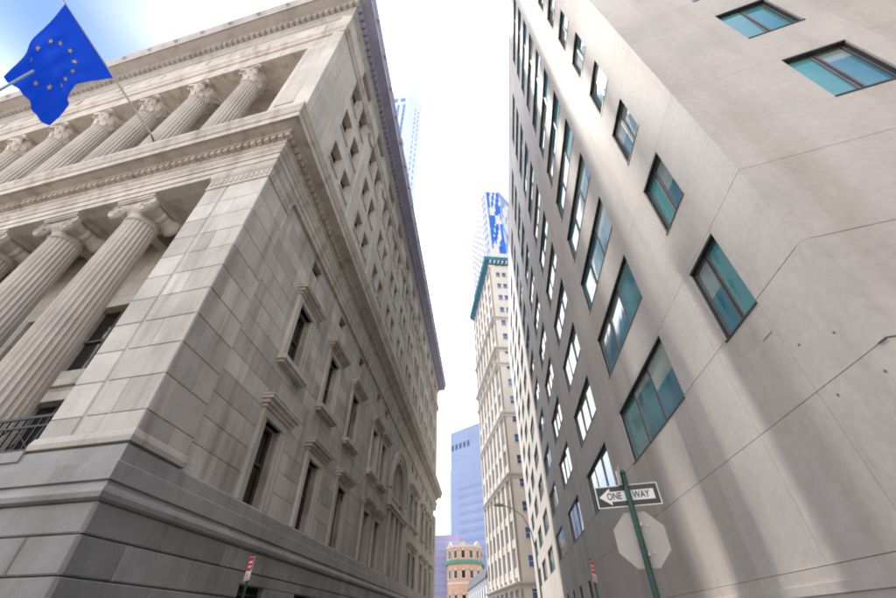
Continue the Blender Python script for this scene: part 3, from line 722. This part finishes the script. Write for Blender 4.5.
for (a, b) in rows[1:]:
    setwin(RX, 2.51, a, wS, 2, 'window'); setwin(RX, 8.2, a, wS, 2, 'window'); setwin(RX, 13.0, a, owin(4.5, HW, 3, 'ribbon_window') if a == rows[1][0] else w4, 3, 'ribbon_window') if False else None
w4 = owin(4.5, HW, 3, 'ribbon_window')
for (a, b) in rows[1:]: setwin(RX, 13.0, a, w4, 3, 'ribbon_window')
wg = owin(1.2, 1.85, 1, 'ground_floor_window')
for s in gfl: setwin(RS, -s - 1.2, 2.2, wg, 1, 'ground_floor_window')

# ================================================================== CENTRE: tower with the crown of painted glass reflections
TC = Vector((4.52, 95.9)); TL = Vector((-0.206, 0.978)).normalized(); TF = Vector((0.978, 0.206)).normalized()
TFR = Fac(TC, TF)                  # front
TLF = Fac(TC, -TL)                 # left face: x = minus the distance from the corner
tower = thing('crown_tower', (TC.x, TC.y, 0), 'slender cream stone tower with green cornice and painted blue-and-white reflections on its crown', 'tower')
TW, TD = 22.0, 33.0
ct = [TC + TF * 0.5 + TL * 0.5, TC + TF * (TW - .5) + TL * 0.5, TC + TF * (TW - .5) + TL * (TD - 0.5), TC + TF * 0.5 + TL * (TD - 0.5)]
world('wall_core', MB().prism([tuple(p) for p in ct], 0, 100), 'tower_st', tower)
tpath = [tuple(TC + TL * TD), tuple(TC), tuple(TC + TF * TW)]
strings = [8.8, 29.2, 44.1, 58.7, 63.6, 74.8]
for z in strings:
    dp = 0.9 if z in (8.8, 63.6) else 0.55
    world('string_course', sweep(tpath, [(-0.5, z - 1.0), (0.1, z - 1.0), (0.15, z - 0.5), (dp * 0.7, z - 0.35), (dp, z - 0.1), (dp, z + 0.1), (-0.5, z + 0.2)]), 'tower_dk', tower)
world('copper_cornice', sweep(tpath, [(-0.5, 97.8), (0.1, 97.8), (0.3, 98.2), (0.4, 98.4), (1.2, 98.8), (1.3, 98.8), (1.3, 99.5), (1.5, 99.8), (1.5, 100.1), (-0.5, 100.3)]), 'copper', tower)
bk = MB()
for k in range(16): bk.box(0.3 + 1.4 * k, 0.75 + 1.4 * k, -1.45, -0.3, 97.9, 98.45)
put('cornice_brackets', (bk, 'crown_w'), tower, TFR, kind='stuff')
FH = 5.05
zs = []
z = 3.6
nfl = 19
frows = [6.3 + FH * k for k in range(0, 19)]
# front: two window columns, in a wall with real openings
fxc = [2.35, 4.35, 9.0, 11.0, 15.5, 17.5]
th = [(x, x + 1.35, a, a + 2.0) for x in fxc for a in frows]
zl = [0] + strings + [97.5]
for j in range(len(zl) - 1):
    mb = MB()
    for (p, q, r, s_) in rdiff((0.0, TW, zl[j], zl[j+1]), th): mb.box(p, q, 0.0, 0.6, r, s_)
    put('wall', (mb, 'tower_st'), tower, TFR)
tp = MB().box(0, 1.35, 0.35, 0.4, 0, 2.0).mesh('pane', 'tglass')
tf = MB().box(0, 1.35, 0.28, 0.36, 0.95, 1.05).box(0, 0.07, 0.28, 0.36, 0, 2).box(1.28, 1.35, 0.28, 0.36, 0, 2).box(-0.12, 1.47, -0.15, 0.3, -0.2, -0.01).mesh('window', 'tower_dk')
for x in fxc[:4]:
    for a in frows: wd = put('window', tf, tower, TFR, x, 0, a); put('pane', tp, wd)
# left face: tall pilasters with windows and spandrels between them
NB = 7; bw = TD / NB
lw_ = bw - 1.5
tp2 = MB().box(0, lw_, 0.40, 0.45, 0, 2.9).mesh('pane', 'tglass')
tf2 = MB().box(0, lw_, 0.10, 0.42, -1.6, 0).box(lw_/2 - 0.12, lw_/2 + 0.12, 0.2, 0.42, 0, 2.9).mesh('window', 'tower_dk')
for k in range(NB + 1):
    x = -k * bw
    for j in range(len(zl) - 1):
        a, b = zl[j] + 0.2, zl[j+1] - 1.0
        mb = MB().box(max(x - 0.75, -TD), min(x + 0.75, 0), -0.14 if 0 < k < NB else -0.005, 0.6, a, b)
        put('pilaster', (mb, 'tower_st'), tower, TLF)
for k in range(NB):
    for a in frows:
        if any(a - 0.6 < s - 1 < a + 3.4 or a - 0.6 < s < a + 3.4 for s in strings): 
            continue
        wd = put('window', tf2, tower, TLF, -(k + 1) * bw + 0.75, 0, a); put('pane', tp2, wd)
# crown: facetted glass prism, its reflections painted as coloured panels
cr = [TC + TF * 0.6 + TL * 3.0, TC + TF * 1.3 + TL * 0.8, TC + TF * 7.3 + TL * 0.8, TC + TF * 13 + TL * 6.0, TC + TF * 13 + TL * 20, TC + TF * 0.6 + TL * 31]
world('crown_core', MB().prism([tuple(p) for p in cr], 99.8, 142.5), 'crown_w', tower)
def panelled(p0, p1, z0, z1, nx, nz, rule, lav='lav_p'):
    d = (p1 - p0); f = Fac(p0, d); ln = d.length; W_, B_, L_ = MB(), MB(), MB()
    dx = ln / nx; dz = (z1 - z0) / nz
    for j in range(nz):
        for i in range(nx):
            k = rule(i / nx, j / nz, i, j); mb = (W_, B_, L_)[k]
            y = -0.10 - random.uniform(0, 0.05)
            mb.cham(i * dx + 0.03, (i + 1) * dx - 0.03, y, 0.05, z0 + j * dz + 0.03, z0 + (j + 1) * dz - 0.03, 0.04)
    for mb, nm, mt in ((W_, 'white_panels', 'crown_w'), (B_, 'blue_panels', 'refl_b'), (L_, 'lavender_panels', lav)):
        if mb.v: put(nm, (mb, mt), tower, f, kind='stuff')
def blob(u, v):  # pattern imitating cloud shapes reflected in the crown glass
    s = math.sin(u * 7.0 + 1.6 * math.sin(v * 11) + 0.6) + math.sin(v * 25 + 2.6 * math.sin(u * 6.0)) * 0.9 + math.sin((1.7 * u - v) * 12.0 + 1.0) * 0.6
    return s
def rule_front(u, v, i, j):
    if u < 0.10 or u > 0.93 and v > .5 or v > 0.93: return 0
    if v < 0.07: return 0
    return 1 if blob(u, v) > -0.45 else 0
def rule_right(u, v, i, j):
    if v > 0.96: return 0
    if v > 0.88: return 2
    return 2 if blob(1 + u, v + .15) > 0.25 else 0
def rule_left(u, v, i, j):
    if v > 0.95: return 0
    return 2 if (j % 3 != 2 and i % 3 != 2) else 0
panelled(cr[1], cr[2], 100.6, 144.0, 12, 34, rule_front)
panelled(cr[2], cr[3], 100.6, 144.0, 14, 34, rule_right)
panelled(cr[0], cr[1], 100.6, 141.0, 5, 30, rule_left)
panelled(cr[5], cr[0], 100.6, 140.0, 30, 33, rule_left, 'crown_g')

# ================================================================== far buildings down the street
bl = thing('blue_skyscraper', (-15, 250, 0), 'flat-topped hazy blue skyscraper with a row of five dark openings near its top', 'skyscraper')
B0 = Vector((-23.8, 254)); B1 = Vector((6.0, 229.5)); FB = Fac(B0, B1 - B0); wB = (B1 - B0).length
world('wall_core', MB().prism([tuple(B0), tuple(B1), tuple(B1 + Vector((20, 24))), tuple(B0 + Vector((20, 24)))], 0, 101.0), 'blue_w', bl)
world('side_fin', MB().prism([tuple(B0 + Vector((-3.0, 3.2))), tuple(B0 + Vector((-0.05, 0.6))), tuple(B0 + Vector((15, 20))), tuple(B0 + Vector((12, 22)))], 0, 78), 'wt', bl)
for k in range(5): put('opening', (MB().box(1.0 + k * 3.4, 2.9 + k * 3.4, -0.12, 0.1, 89.0, 92.4), 'blue_d'), bl, FB)
for k in range(17):
    z = 12 + k * 4.4
    put('window_band', (MB().box(0.8 + (0 if z > 66 else 5.5), wB - 0.5, -0.15 if z < 66 else -0.06, 0.1, z, z + 1.7), 'blue_g' if z < 66 else 'blue_w'), bl, FB)
pu = thing('mauve_tower', (-30, 215, 0), 'small mauve tower peeking out past the far end of the bank', 'tower')
FP = Fac((-40, 213), (1, -0.05))
world('wall', MB().prism([(-40, 213), (-16, 211.8), (-16, 232), (-40, 232)], 0, 36.0), 'purple', pu)
for k in range(12): put('window_band', (MB().box(0.5, 23.5, -0.10, 0.1, 4 + k * 2.6, 5.1 + k * 2.6), 'blue_w'), pu, FP)
# orange brick building with the rounded corner
bx, by, br = -13.6, 207.0, 7.6
bb = thing('brick_building', (bx, by, 0), 'round-cornered orange brick building with green cornice at the end of the street', 'building')
def rnd(r, z0, z1, n=40, back=22):
    pl = [(bx + r * math.cos(a), by + r * math.sin(a)) for a in [math.pi + math.pi * k / n for k in range(n + 1)]]
    return MB().prism(pl + [(bx + r, by + back), (bx - r, by + back)], z0, z1)
world('wall', rnd(br, 0, 24.0), 'brick', bb); world('copper_cornice', rnd(br + 0.75, 23.4, 24.5), 'teal_c', bb)
world('attic_wall', rnd(br - 0.05, 24.5, 29.3), 'brick', bb); world('parapet', rnd(br + 0.2, 29.3, 30.2), 'brick_t', bb)
world('belt_course', rnd(br + 0.15, 16.2, 17.0), 'brick_t', bb); world('belt_course', rnd(br + 0.15, 8.0, 8.8), 'brick_t', bb)
wdm = MB().box(-0.75, 0.75, -0.14, 0.1, 0, 2.7).mesh('pane', 'bglass'); wdt = MB().box(-1.15, -0.75, -0.2, 0.1, -0.4, 3.1).box(0.75, 1.15, -0.2, 0.1, -0.4, 3.1).box(-1.15, 1.15, -0.2, 0.1, 2.7, 3.2).box(-1.15, 1.15, -0.25, 0.1, -0.4, 0).mesh('window', 'brick_t')
for zz in (2.5, 10.0, 18.3, 25.4):
    for k in range(7):
        a = math.pi * (1 + (k + 0.5) / 7); f = Fac((bx + br * math.cos(a), by + br * math.sin(a)), (-math.sin(a), math.cos(a)))
        wd = put('window', wdt, bb, f, 0, 0, zz); put('pane', wdm, wd)
ga = MB()
for k in range(3):
    a = math.pi * (1.2 + 0.3 * k); f = Fac((bx + br * math.cos(a), by + br * math.sin(a)), (-math.sin(a), math.cos(a)))
    i = len(ga.v); q = [f.p(s * 1.9, -0.1, 30.0) for s in (-1, 1)] + [f.p(0.9, -0.1, 31.2), f.p(0, -0.1, 31.6), f.p(-0.9, -0.1, 31.2)]
    q2 = [p - Vector((f.i.x, f.i.y, 0)) * -0.6 for p in q]
    ga.v += [tuple(p) for p in q] + [tuple(p) for p in q2]
    ga.f += [(i, i+1, i+2, i+3, i+4), (i+9, i+8, i+7, i+6, i+5)] + [(i+j, i+5+j, i+5+(j+1) % 5, i+(j+1) % 5) for j in range(5)]
world('gablets', ga, 'brick_t', bb)
# low building with the dark mansard, following the bend of the street
lo0 = Vector((-2.7, 129.5)); lo1 = Vector((-10.6, 176)); lod = (lo1 - lo0).normalized(); lon = Vector((lod.y, -lod.x))
lb = thing('mansard_building', (lo0.x, lo0.y, 0), 'low pale building with dark slate mansard roof beside the cream tower', 'building')
world('wall', MB().prism([tuple(lo0), tuple(lo0 + lon * 14), tuple(lo1 + lon * 14), tuple(lo1)], 0, 12.4), 'white_r', lb)
mr_ = MB()
lowv = [lo0 - lon * 0.4 - lod * .3, lo0 + lon * 14 - lod * .3, lo1 + lon * 14 + lod * .3, lo1 - lon * 0.4 + lod * .3]
upv_ = [lo0 + lon * 0.6, lo0 + lon * 13, lo1 + lon * 13, lo1 + lon * 0.6]
mr_.v = [(p.x, p.y, 12.4) for p in lowv] + [(p.x, p.y, 15.2) for p in upv_]
mr_.f = [(0, 3, 2, 1), (4, 5, 6, 7), (0, 1, 5, 4), (1, 2, 6, 5), (2, 3, 7, 6), (3, 0, 4, 7)]
world('mansard_roof', mr_, 'slate', lb)
FL = Fac(lo1, lo0 - lo1)
for k in range(9):
    for zz in (3.5, 8.2): put('window', (MB().box(2 + 5 * k, 3.6 + 5 * k, -0.05, 0.1, zz, zz + 2.4), 'bglass'), lb, FL)

# tall white tower behind the bank, and the unseen towers added to shade the street
wt = thing('white_tower', (-30, 85, 0), 'tall white tower with two blue window strips rising behind the bank cornice', 'tower')
H = 206.0
wf = [(-41.2, 78), (-26.1, 78.0), (-20.5, 84.3), (-32.3, 100.5), (-50, 90.1)]
world('wall_core', MB().prism(wf, 0, H - 6), 'wt', wt)
world('crown', MB().prism([(-40.4, 78.4), (-26.3, 78.4), (-21.5, 84.0), (-32.3, 100.1), (-44.1, 92.0)], H - 6, H - 1.5), 'wt', wt)
world('parapet', MB().prism([(-40, 79.0), (-27.0, 79.0), (-22.6, 84.6), (-32.3, 99), (-43.3, 91.8)], H - 1.5, H + 0.6), 'wt', wt)
FW = Fac((-26.1, 78.0), (1, 0)); FC_ = Fac((-26.1, 78.0), (5.6, 6.3))
for x in (-2.6, -6.2, -9.8): put('square_opening', (MB().box(x - 1.1, x + 1.1, -0.15, 0.1, H - 14, H - 10.5), 'wtg'), wt, FW)
for x in (-1.6, -4.3, -7.0, -9.7, -12.4):
    for k in range(40):
        z = H - 21 - k * 4.2
        if k == 9 or z < 6: continue
        put('window', (MB().box(x - 0.6, x + 0.6, -0.10, 0.1, z, z + 3.7), 'wtg'), wt, FW)
for x in (4.6, 6.4):
    for k in range(40):
        z = H - 18 - k * 4.2
        if z < 6: break
        put('window', (MB().box(x - 0.22, x + 0.22, -0.10, 0.1, z, z + 2.2), 'lav_p'), wt, FC_)
# unseen towers added behind the bank to block the sun except through gaps
def slab(name, label, poly, h, mat, bandmat):
    t = thing(name, (poly[0][0], poly[0][1], 0), label, 'tower')
    world('wall', MB().prism(poly, 0, h), mat, t)
    z = 8.0; 
    while z < h - 4:
        b = MB(); cx = sum(p[0] for p in poly) / len(poly); cy = sum(p[1] for p in poly) / len(poly)
        b.prism([(cx + (p[0] - cx) * 1.004, cy + (p[1] - cy) * 1.004) for p in poly], z, z + 2.0); world('window_band', b, bandmat, t); z += 8.0
    return t
def Q(q, r):      # plan point from (q across the sun, r along it)
    return (0.809 * q - 0.588 * r, 0.588 * q + 0.809 * r)
for (a, b, c, d, lab) in ((8.05, 8.85, 9.45, 9.6, 'slim'), (10.05, 10.75, 11.7, 12.15, 'broader')):  # added sun blockers, spaced to leave narrow streaks of light
    lt = thing('sun_blocker_tower', (*Q(a, 92), 0), lab + ' unseen sun-blocking tower added behind the bank roof, stepping out at its top', 'tower')
    world('shaft', MB().prism([Q(b, 92.2), Q(c, 92.2), Q(c, 98), Q(b, 98)], 0, 176), 'tower_dk', lt)
    world('blocker_top', MB().prism([Q(a, 92), Q(d, 92), Q(d, 98.2), Q(a, 98.2)], 176, 240), 'tower_st', lt)
slab('sun_blocker_slab', 'unseen dark slab tower added behind the bank to block the sun', [Q(3.5, 96), Q(7.62, 96), Q(7.62, 116), Q(3.5, 116)], 245, 'purple', 'blue_g')
# unseen corner buildings added behind the camera to block sky and bounce sunlight
slab('added_corner_block', 'unseen cream block added behind the viewer to shade and bounce light, bank side', [(-70, -45), (-7.5, -45), (-7.5, -13), (-70, -13)], 11, 'warm_bounce', 'bglass')
slab('added_corner_block', 'unseen cream block added behind the viewer to shade and bounce light, office side', [(6.5, -45), (70, -45), (70, -28), (6.5, -15)], 24, 'warm_bounce', 'bglass')

# ================================================================== small things
# flagpole and flag
n3 = Vector((-FF.i.x, -FF.i.y, 0))          # outward from the colonnade front
fp0 = FF.p(-7.6, -0.2, 20.6); fd = (n3 * math.cos(R(13)) + Vector((0, 0, 1)) * math.sin(R(13))).normalized()
fpole = thing('flagpole', tuple(fp0), 'slanting flagpole on the bank cornice carrying the blue flag', 'flagpole')
pm = MB().tube([(fp0 + fd * k * 0.9) for k in range(9)], 0.055, 10, 0.03); world('pole', pm, 'pole_w', fpole)
world('finial', MB().lathe([(0.01, -0.09), (0.07, -0.05), (0.09, 0), (0.07, 0.05), (0.01, 0.09)], 12), 'pole_w', fpole, smooth=True).location = fd * 7.25
br_ = MB().tube([fp0 - Vector((0, 0, 0.45)), fp0 + fd * 1.0], 0.03, 8); br_.tube([fp0 + Vector((0, 0, -0.6)), fp0 + Vector((0, 0, 0.3))], 0.07, 8); world('bracket', br_, 'iron', fpole)
LENS = 390.762
def imgray(u, v):
    d = right * (u - 448) + upv * (299 - v) - back * LENS
    return d.normalized()
pn = fd.cross(Vector((0, 0, 1))).normalized()
def onplane(u, v):
    d = imgray(u, v); o_ = Vector((0, 0, ZC)); k = (fp0 - o_).dot(pn) / d.dot(pn); return o_ + d * k
def pl(pts, t):
    """point at t along a polyline"""
    ls = [(Vector(pts[i+1]) - Vector(pts[i])).length for i in range(len(pts) - 1)]; tt = t * sum(ls)
    for i, l_ in enumerate(ls):
        if tt <= l_ or i == len(ls) - 1: return Vector(pts[i]).lerp(Vector(pts[i+1]), tt / l_)
        tt -= l_
E_h = [(113, 78), (66, 3)]                                   # hoist, along the pole
E_b = [(113, 78), (92, 81), (74, 85), (69, 95), (62, 112), (52, 125)]   # lower edge
E_t = [(66, 3), (47, 26), (30, 46), (3, 77)]                 # upper edge
E_f = [(52, 125), (30, 106), (3, 77)]                        # fly
def coons(u, v):       # u: hoist to fly, v: lower to upper
    a = pl(E_b, u) * (1 - v) + pl(E_t, u) * v
    b = pl(E_h, v) * (1 - u) + pl(E_f, v) * u
    c = Vector(E_h[0]) * (1-u) * (1-v) + Vector(E_f[0]) * u * (1-v) + Vector(E_h[1]) * (1-u) * v + Vector(E_f[-1]) * u * v
    return a + b - c
# the flag as real cloth: the plan of its edges in the pole's vertical plane, with folds across that plane
NU, NV = 44, 30
def fpoint(u, v, extra=0.0):
    p2 = coons(u, v); p = onplane(p2[0], p2[1])
    g = min(1.0, u * 2.5)
    wv = g * (0.13 * math.sin(6.5 * u + 5.0 * v + 0.6) + 0.10 * math.sin(13 * u + 8 * v) + 0.045 * math.sin(24 * v - 7 * u)) - 0.16 * math.exp(-((u - 0.55 + 0.35 * (v - .5)) / 0.05) ** 2) * (1.0 - 0.8 * v) * g
    return p + pn * (wv + extra)
fm = MB()
for j in range(NV + 1):
    for i in range(NU + 1): fm.v.append(tuple(fpoint(i / NU, j / NV)))
for j in range(NV):
    for i in range(NU): a = j * (NU + 1) + i; fm.f.append((a, a + 1, a + NU + 2, a + NU + 1))
flag = tag(world('flag', fm, 'flag', smooth=True), 'blue flag with a circle of twelve gold stars hanging from slanting pole', 'flag')
for k in range(12):
    a = 2 * math.pi * k / 12; cu, cv = 0.50 + 0.235 * math.cos(a), 0.52 + 0.33 * math.sin(a)
    sm = MB()
    for ex in (0.012, -0.012):
        i = len(sm.v); sm.v.append(tuple(fpoint(cu, cv, ex)))
        for q in range(10):
            b = math.pi * q / 5; rr = 0.042 if q % 2 == 0 else 0.017
            sm.v.append(tuple(fpoint(cu + rr * 0.72 * math.cos(b), cv + rr * math.sin(b), ex)))
        for q in range(10): sm.f.append((i, i + 1 + q, i + 1 + (q + 1) % 10))
    st = world('star', sm, 'star', flag)
# slim pole at the far left
sp_ = thing('slim_pole', (-7.37, 1.87, 0), 'slim pale blue-grey pole whose tip overlaps the flag at far left', 'pole')
put('shaft', (MB().tube([(0, 0, 0), (0, 0, 9.0)], 0.03, 10, 0.018), 'pole_bl'), sp_); put('foot', (MB().lathe([(0.16, 0), (0.16, 0.08), (0.09, 0.3), (0.06, 0.4)], 14), 'pole_bl'), sp_)

# one-way sign post
sg = thing('sign_post', (2.02, 6.5, 0), 'dark green post with black one-way arrow sign in front of office block', 'road sign')
put('post', (MB().tube([(0, 0, 0), (0, 0, 3.40)], 0.042, 12), 'green_p'), sg); put('cap', (MB().lathe([(0.045, 3.40), (0.05, 3.42), (0.03, 3.46), (0.005, 3.48)], 12), 'green_p'), sg)
SA = math.atan2(-0.10, 1.0) + R(-9)
def text(body, size, mat, name):
    cu = bpy.data.curves.new(name, 'FONT'); cu.body = body; cu.size = size; cu.align_x = 'CENTER'; cu.align_y = 'CENTER'; cu.extrude = 0.0015; cu.offset = 0.0018
    ob = bpy.data.objects.new(name, cu); C.objects.link(ob)
    dg = bpy.context.evaluated_depsgraph_get(); me = bpy.data.meshes.new_from_object(ob.evaluated_get(dg)); bpy.data.objects.remove(ob); bpy.data.curves.remove(cu)
    me.materials.clear(); me.materials.append(M[mat]); return me
HWD, HHT = 0.44, 0.148
ow = put('one_way_sign', (MB().box(-HWD, HWD, 0.0, 0.004, -HHT, HHT), 'sign_b'), sg, None, 0.0, 0.055, 3.12, SA)
ow.rotation_euler = (0, R(0.0), SA)
bo = MB(); e = 0.012
for (a, b, c, d) in ((-HWD, HWD, HHT - e, HHT), (-HWD, HWD, -HHT, -HHT + e), (-HWD, -HWD + e, -HHT + e, HHT - e), (HWD - e, HWD, -HHT + e, HHT - e)): bo.box(a, b, -0.0025, 0.0, c, d)
put('border', (bo, 'sign_w'), ow)
ar = MB(); pts = [(-0.40, 0), (-0.235, -0.115), (-0.235, -0.068), (0.37, -0.068), (0.37, 0.068), (-0.235, 0.068), (-0.235, 0.115)]
ar.v = [(p[0], -0.003, p[1]) for p in pts]; ar.f = [tuple(range(7))]
put('arrow', (ar, 'sign_w'), ow)
for body, xx in (('ONE', -0.185), ('WAY', 0.19)):
    t_ = put('lettering', text(body, 0.135, 'sign_b', 'lettering'), ow, None, xx, -0.0055, 0.0); t_.rotation_euler = (R(90), 0, 0); t_.scale = (0.74, 1.0, 1.0)
# octagonal sign seen from behind
oc = MB(); rr = 0.365
poly = [(rr * math.cos(math.pi / 8 + k * math.pi / 4), rr * math.sin(math.pi / 8 + k * math.pi / 4)) for k in range(8)]
oc.v = [(p[0], 0.0, p[1]) for p in poly] + [(p[0], 0.004, p[1]) for p in poly]
oc.f = [tuple(range(8)), tuple(range(15, 7, -1))] + [(k, 8 + k, 8 + (k + 1) % 8, (k + 1) % 8) for k in range(8)]
st_ = put('octagonal_sign', (oc, 'alum'), sg, None, 0.03, 0.07, 2.56, SA - R(4))
sf = MB(); sf.v = [(p[0] * 0.97, 0.0055, p[1] * 0.97) for p in poly]; sf.f = [tuple(range(7, -1, -1))]; put('sign_face', (sf, 'sign_r'), st_)
for zz in (0.16, -0.16): put('bolt', (MB().lathe([(0.014, -0.012), (0.014, 0.0)], 8, cx=0.12, cy=zz, axis='y'), 'galv'), st_)
for zz in (0.18, -0.18): put('clamp', (MB().box(-0.06, 0.06, -0.03, 0.0, zz - 0.02, zz + 0.02), 'galv'), st_)
# small plate seen edge-on at the top of the post
ed = put('edge_on_plate', (MB().box(-0.004, 0.004, -0.28, 0.28, -0.11, 0.11), 'alum'), sg, None, -0.055, 0.05, 3.36, R(-12))
put('bracket', (MB().box(-0.03, 0.06, -0.02, 0.02, -0.1, 0.1), 'galv'), ed)

# parking signs
def parking(loc, rot, label, h):
    t = thing('parking_sign', (loc[0], loc[1], 0), label, 'road sign')
    put('post', (MB().box(-0.028, 0.028, -0.02, 0.02, 0, h), 'green_p'), t, None, 0, 0, 0, rot)
    p = put('plate', (MB().box(-0.15, 0.15, -0.028, -0.024, h - 0.50, h - 0.04), 'sign_w'), t, None, 0, 0, 0, rot)
    put('red_band', (MB().box(-0.14, 0.14, -0.031, -0.028, h - 0.32, h - 0.05), 'sign_r'), p)
    lt = MB()
    for k in range(3): lt.box(-0.11, 0.11 - 0.05 * k, -0.031, -0.028, h - 0.48 + 0.045 * k, h - 0.46 + 0.045 * k)
    put('red_lines', (lt, 'sign_r'), p); q = MB()
    for k in range(2): q.box(-0.09, 0.09, -0.034, -0.031, h - 0.26 + 0.09 * k, h - 0.22 + 0.09 * k)
    put('white_lines', (q, 'sign_w'), p)
parking((2.55, 12.9), R(62), 'red and white parking sign on green post near the office wall', 3.05)
parking((-5.75, 10.6), R(-40), 'red and white parking sign on dark post against the bank base', 3.0)

# street lamp
lp = thing('street_lamp', (3.2, 36.5, 0), 'grey cobra-head street lamp arching over the road far down the street', 'street lamp')
put('post', (MB().tube([(0, 0, 0), (0, 0, 6.4)], 0.09, 10, 0.06), 'lamp_head'), lp)
ap_ = [(0, 0, 6.4), (-0.18, -0.05, 7.6), (-0.7, -0.2, 8.7), (-1.5, -0.4, 9.25), (-2.3, -0.7, 9.45)]
put('arm', (MB().tube(ap_, 0.05, 8, 0.035), 'lamp_head'), lp)
hd = MB(); i = 0
hd.v = [(-2.2, -0.75, 9.38), (-2.2, -0.5, 9.38), (-2.2, -0.5, 9.52), (-2.2, -0.75, 9.52), (-2.7, -0.95, 9.38), (-2.7, -0.55, 9.38), (-2.7, -0.6, 9.58), (-2.7, -0.9, 9.58), (-3.05, -0.9, 9.42), (-3.05, -0.65, 9.42), (-3.05, -0.68, 9.52), (-3.05, -0.87, 9.52)]
hd.f = [(0, 1, 2, 3)[::-1], (8, 9, 10, 11)] + [(a + k, a + (k + 1) % 4, a + 4 + (k + 1) % 4, a + 4 + k) for a in (0, 4) for k in range(4)]
put('lamp_head', (hd, 'lamp_head'), lp)
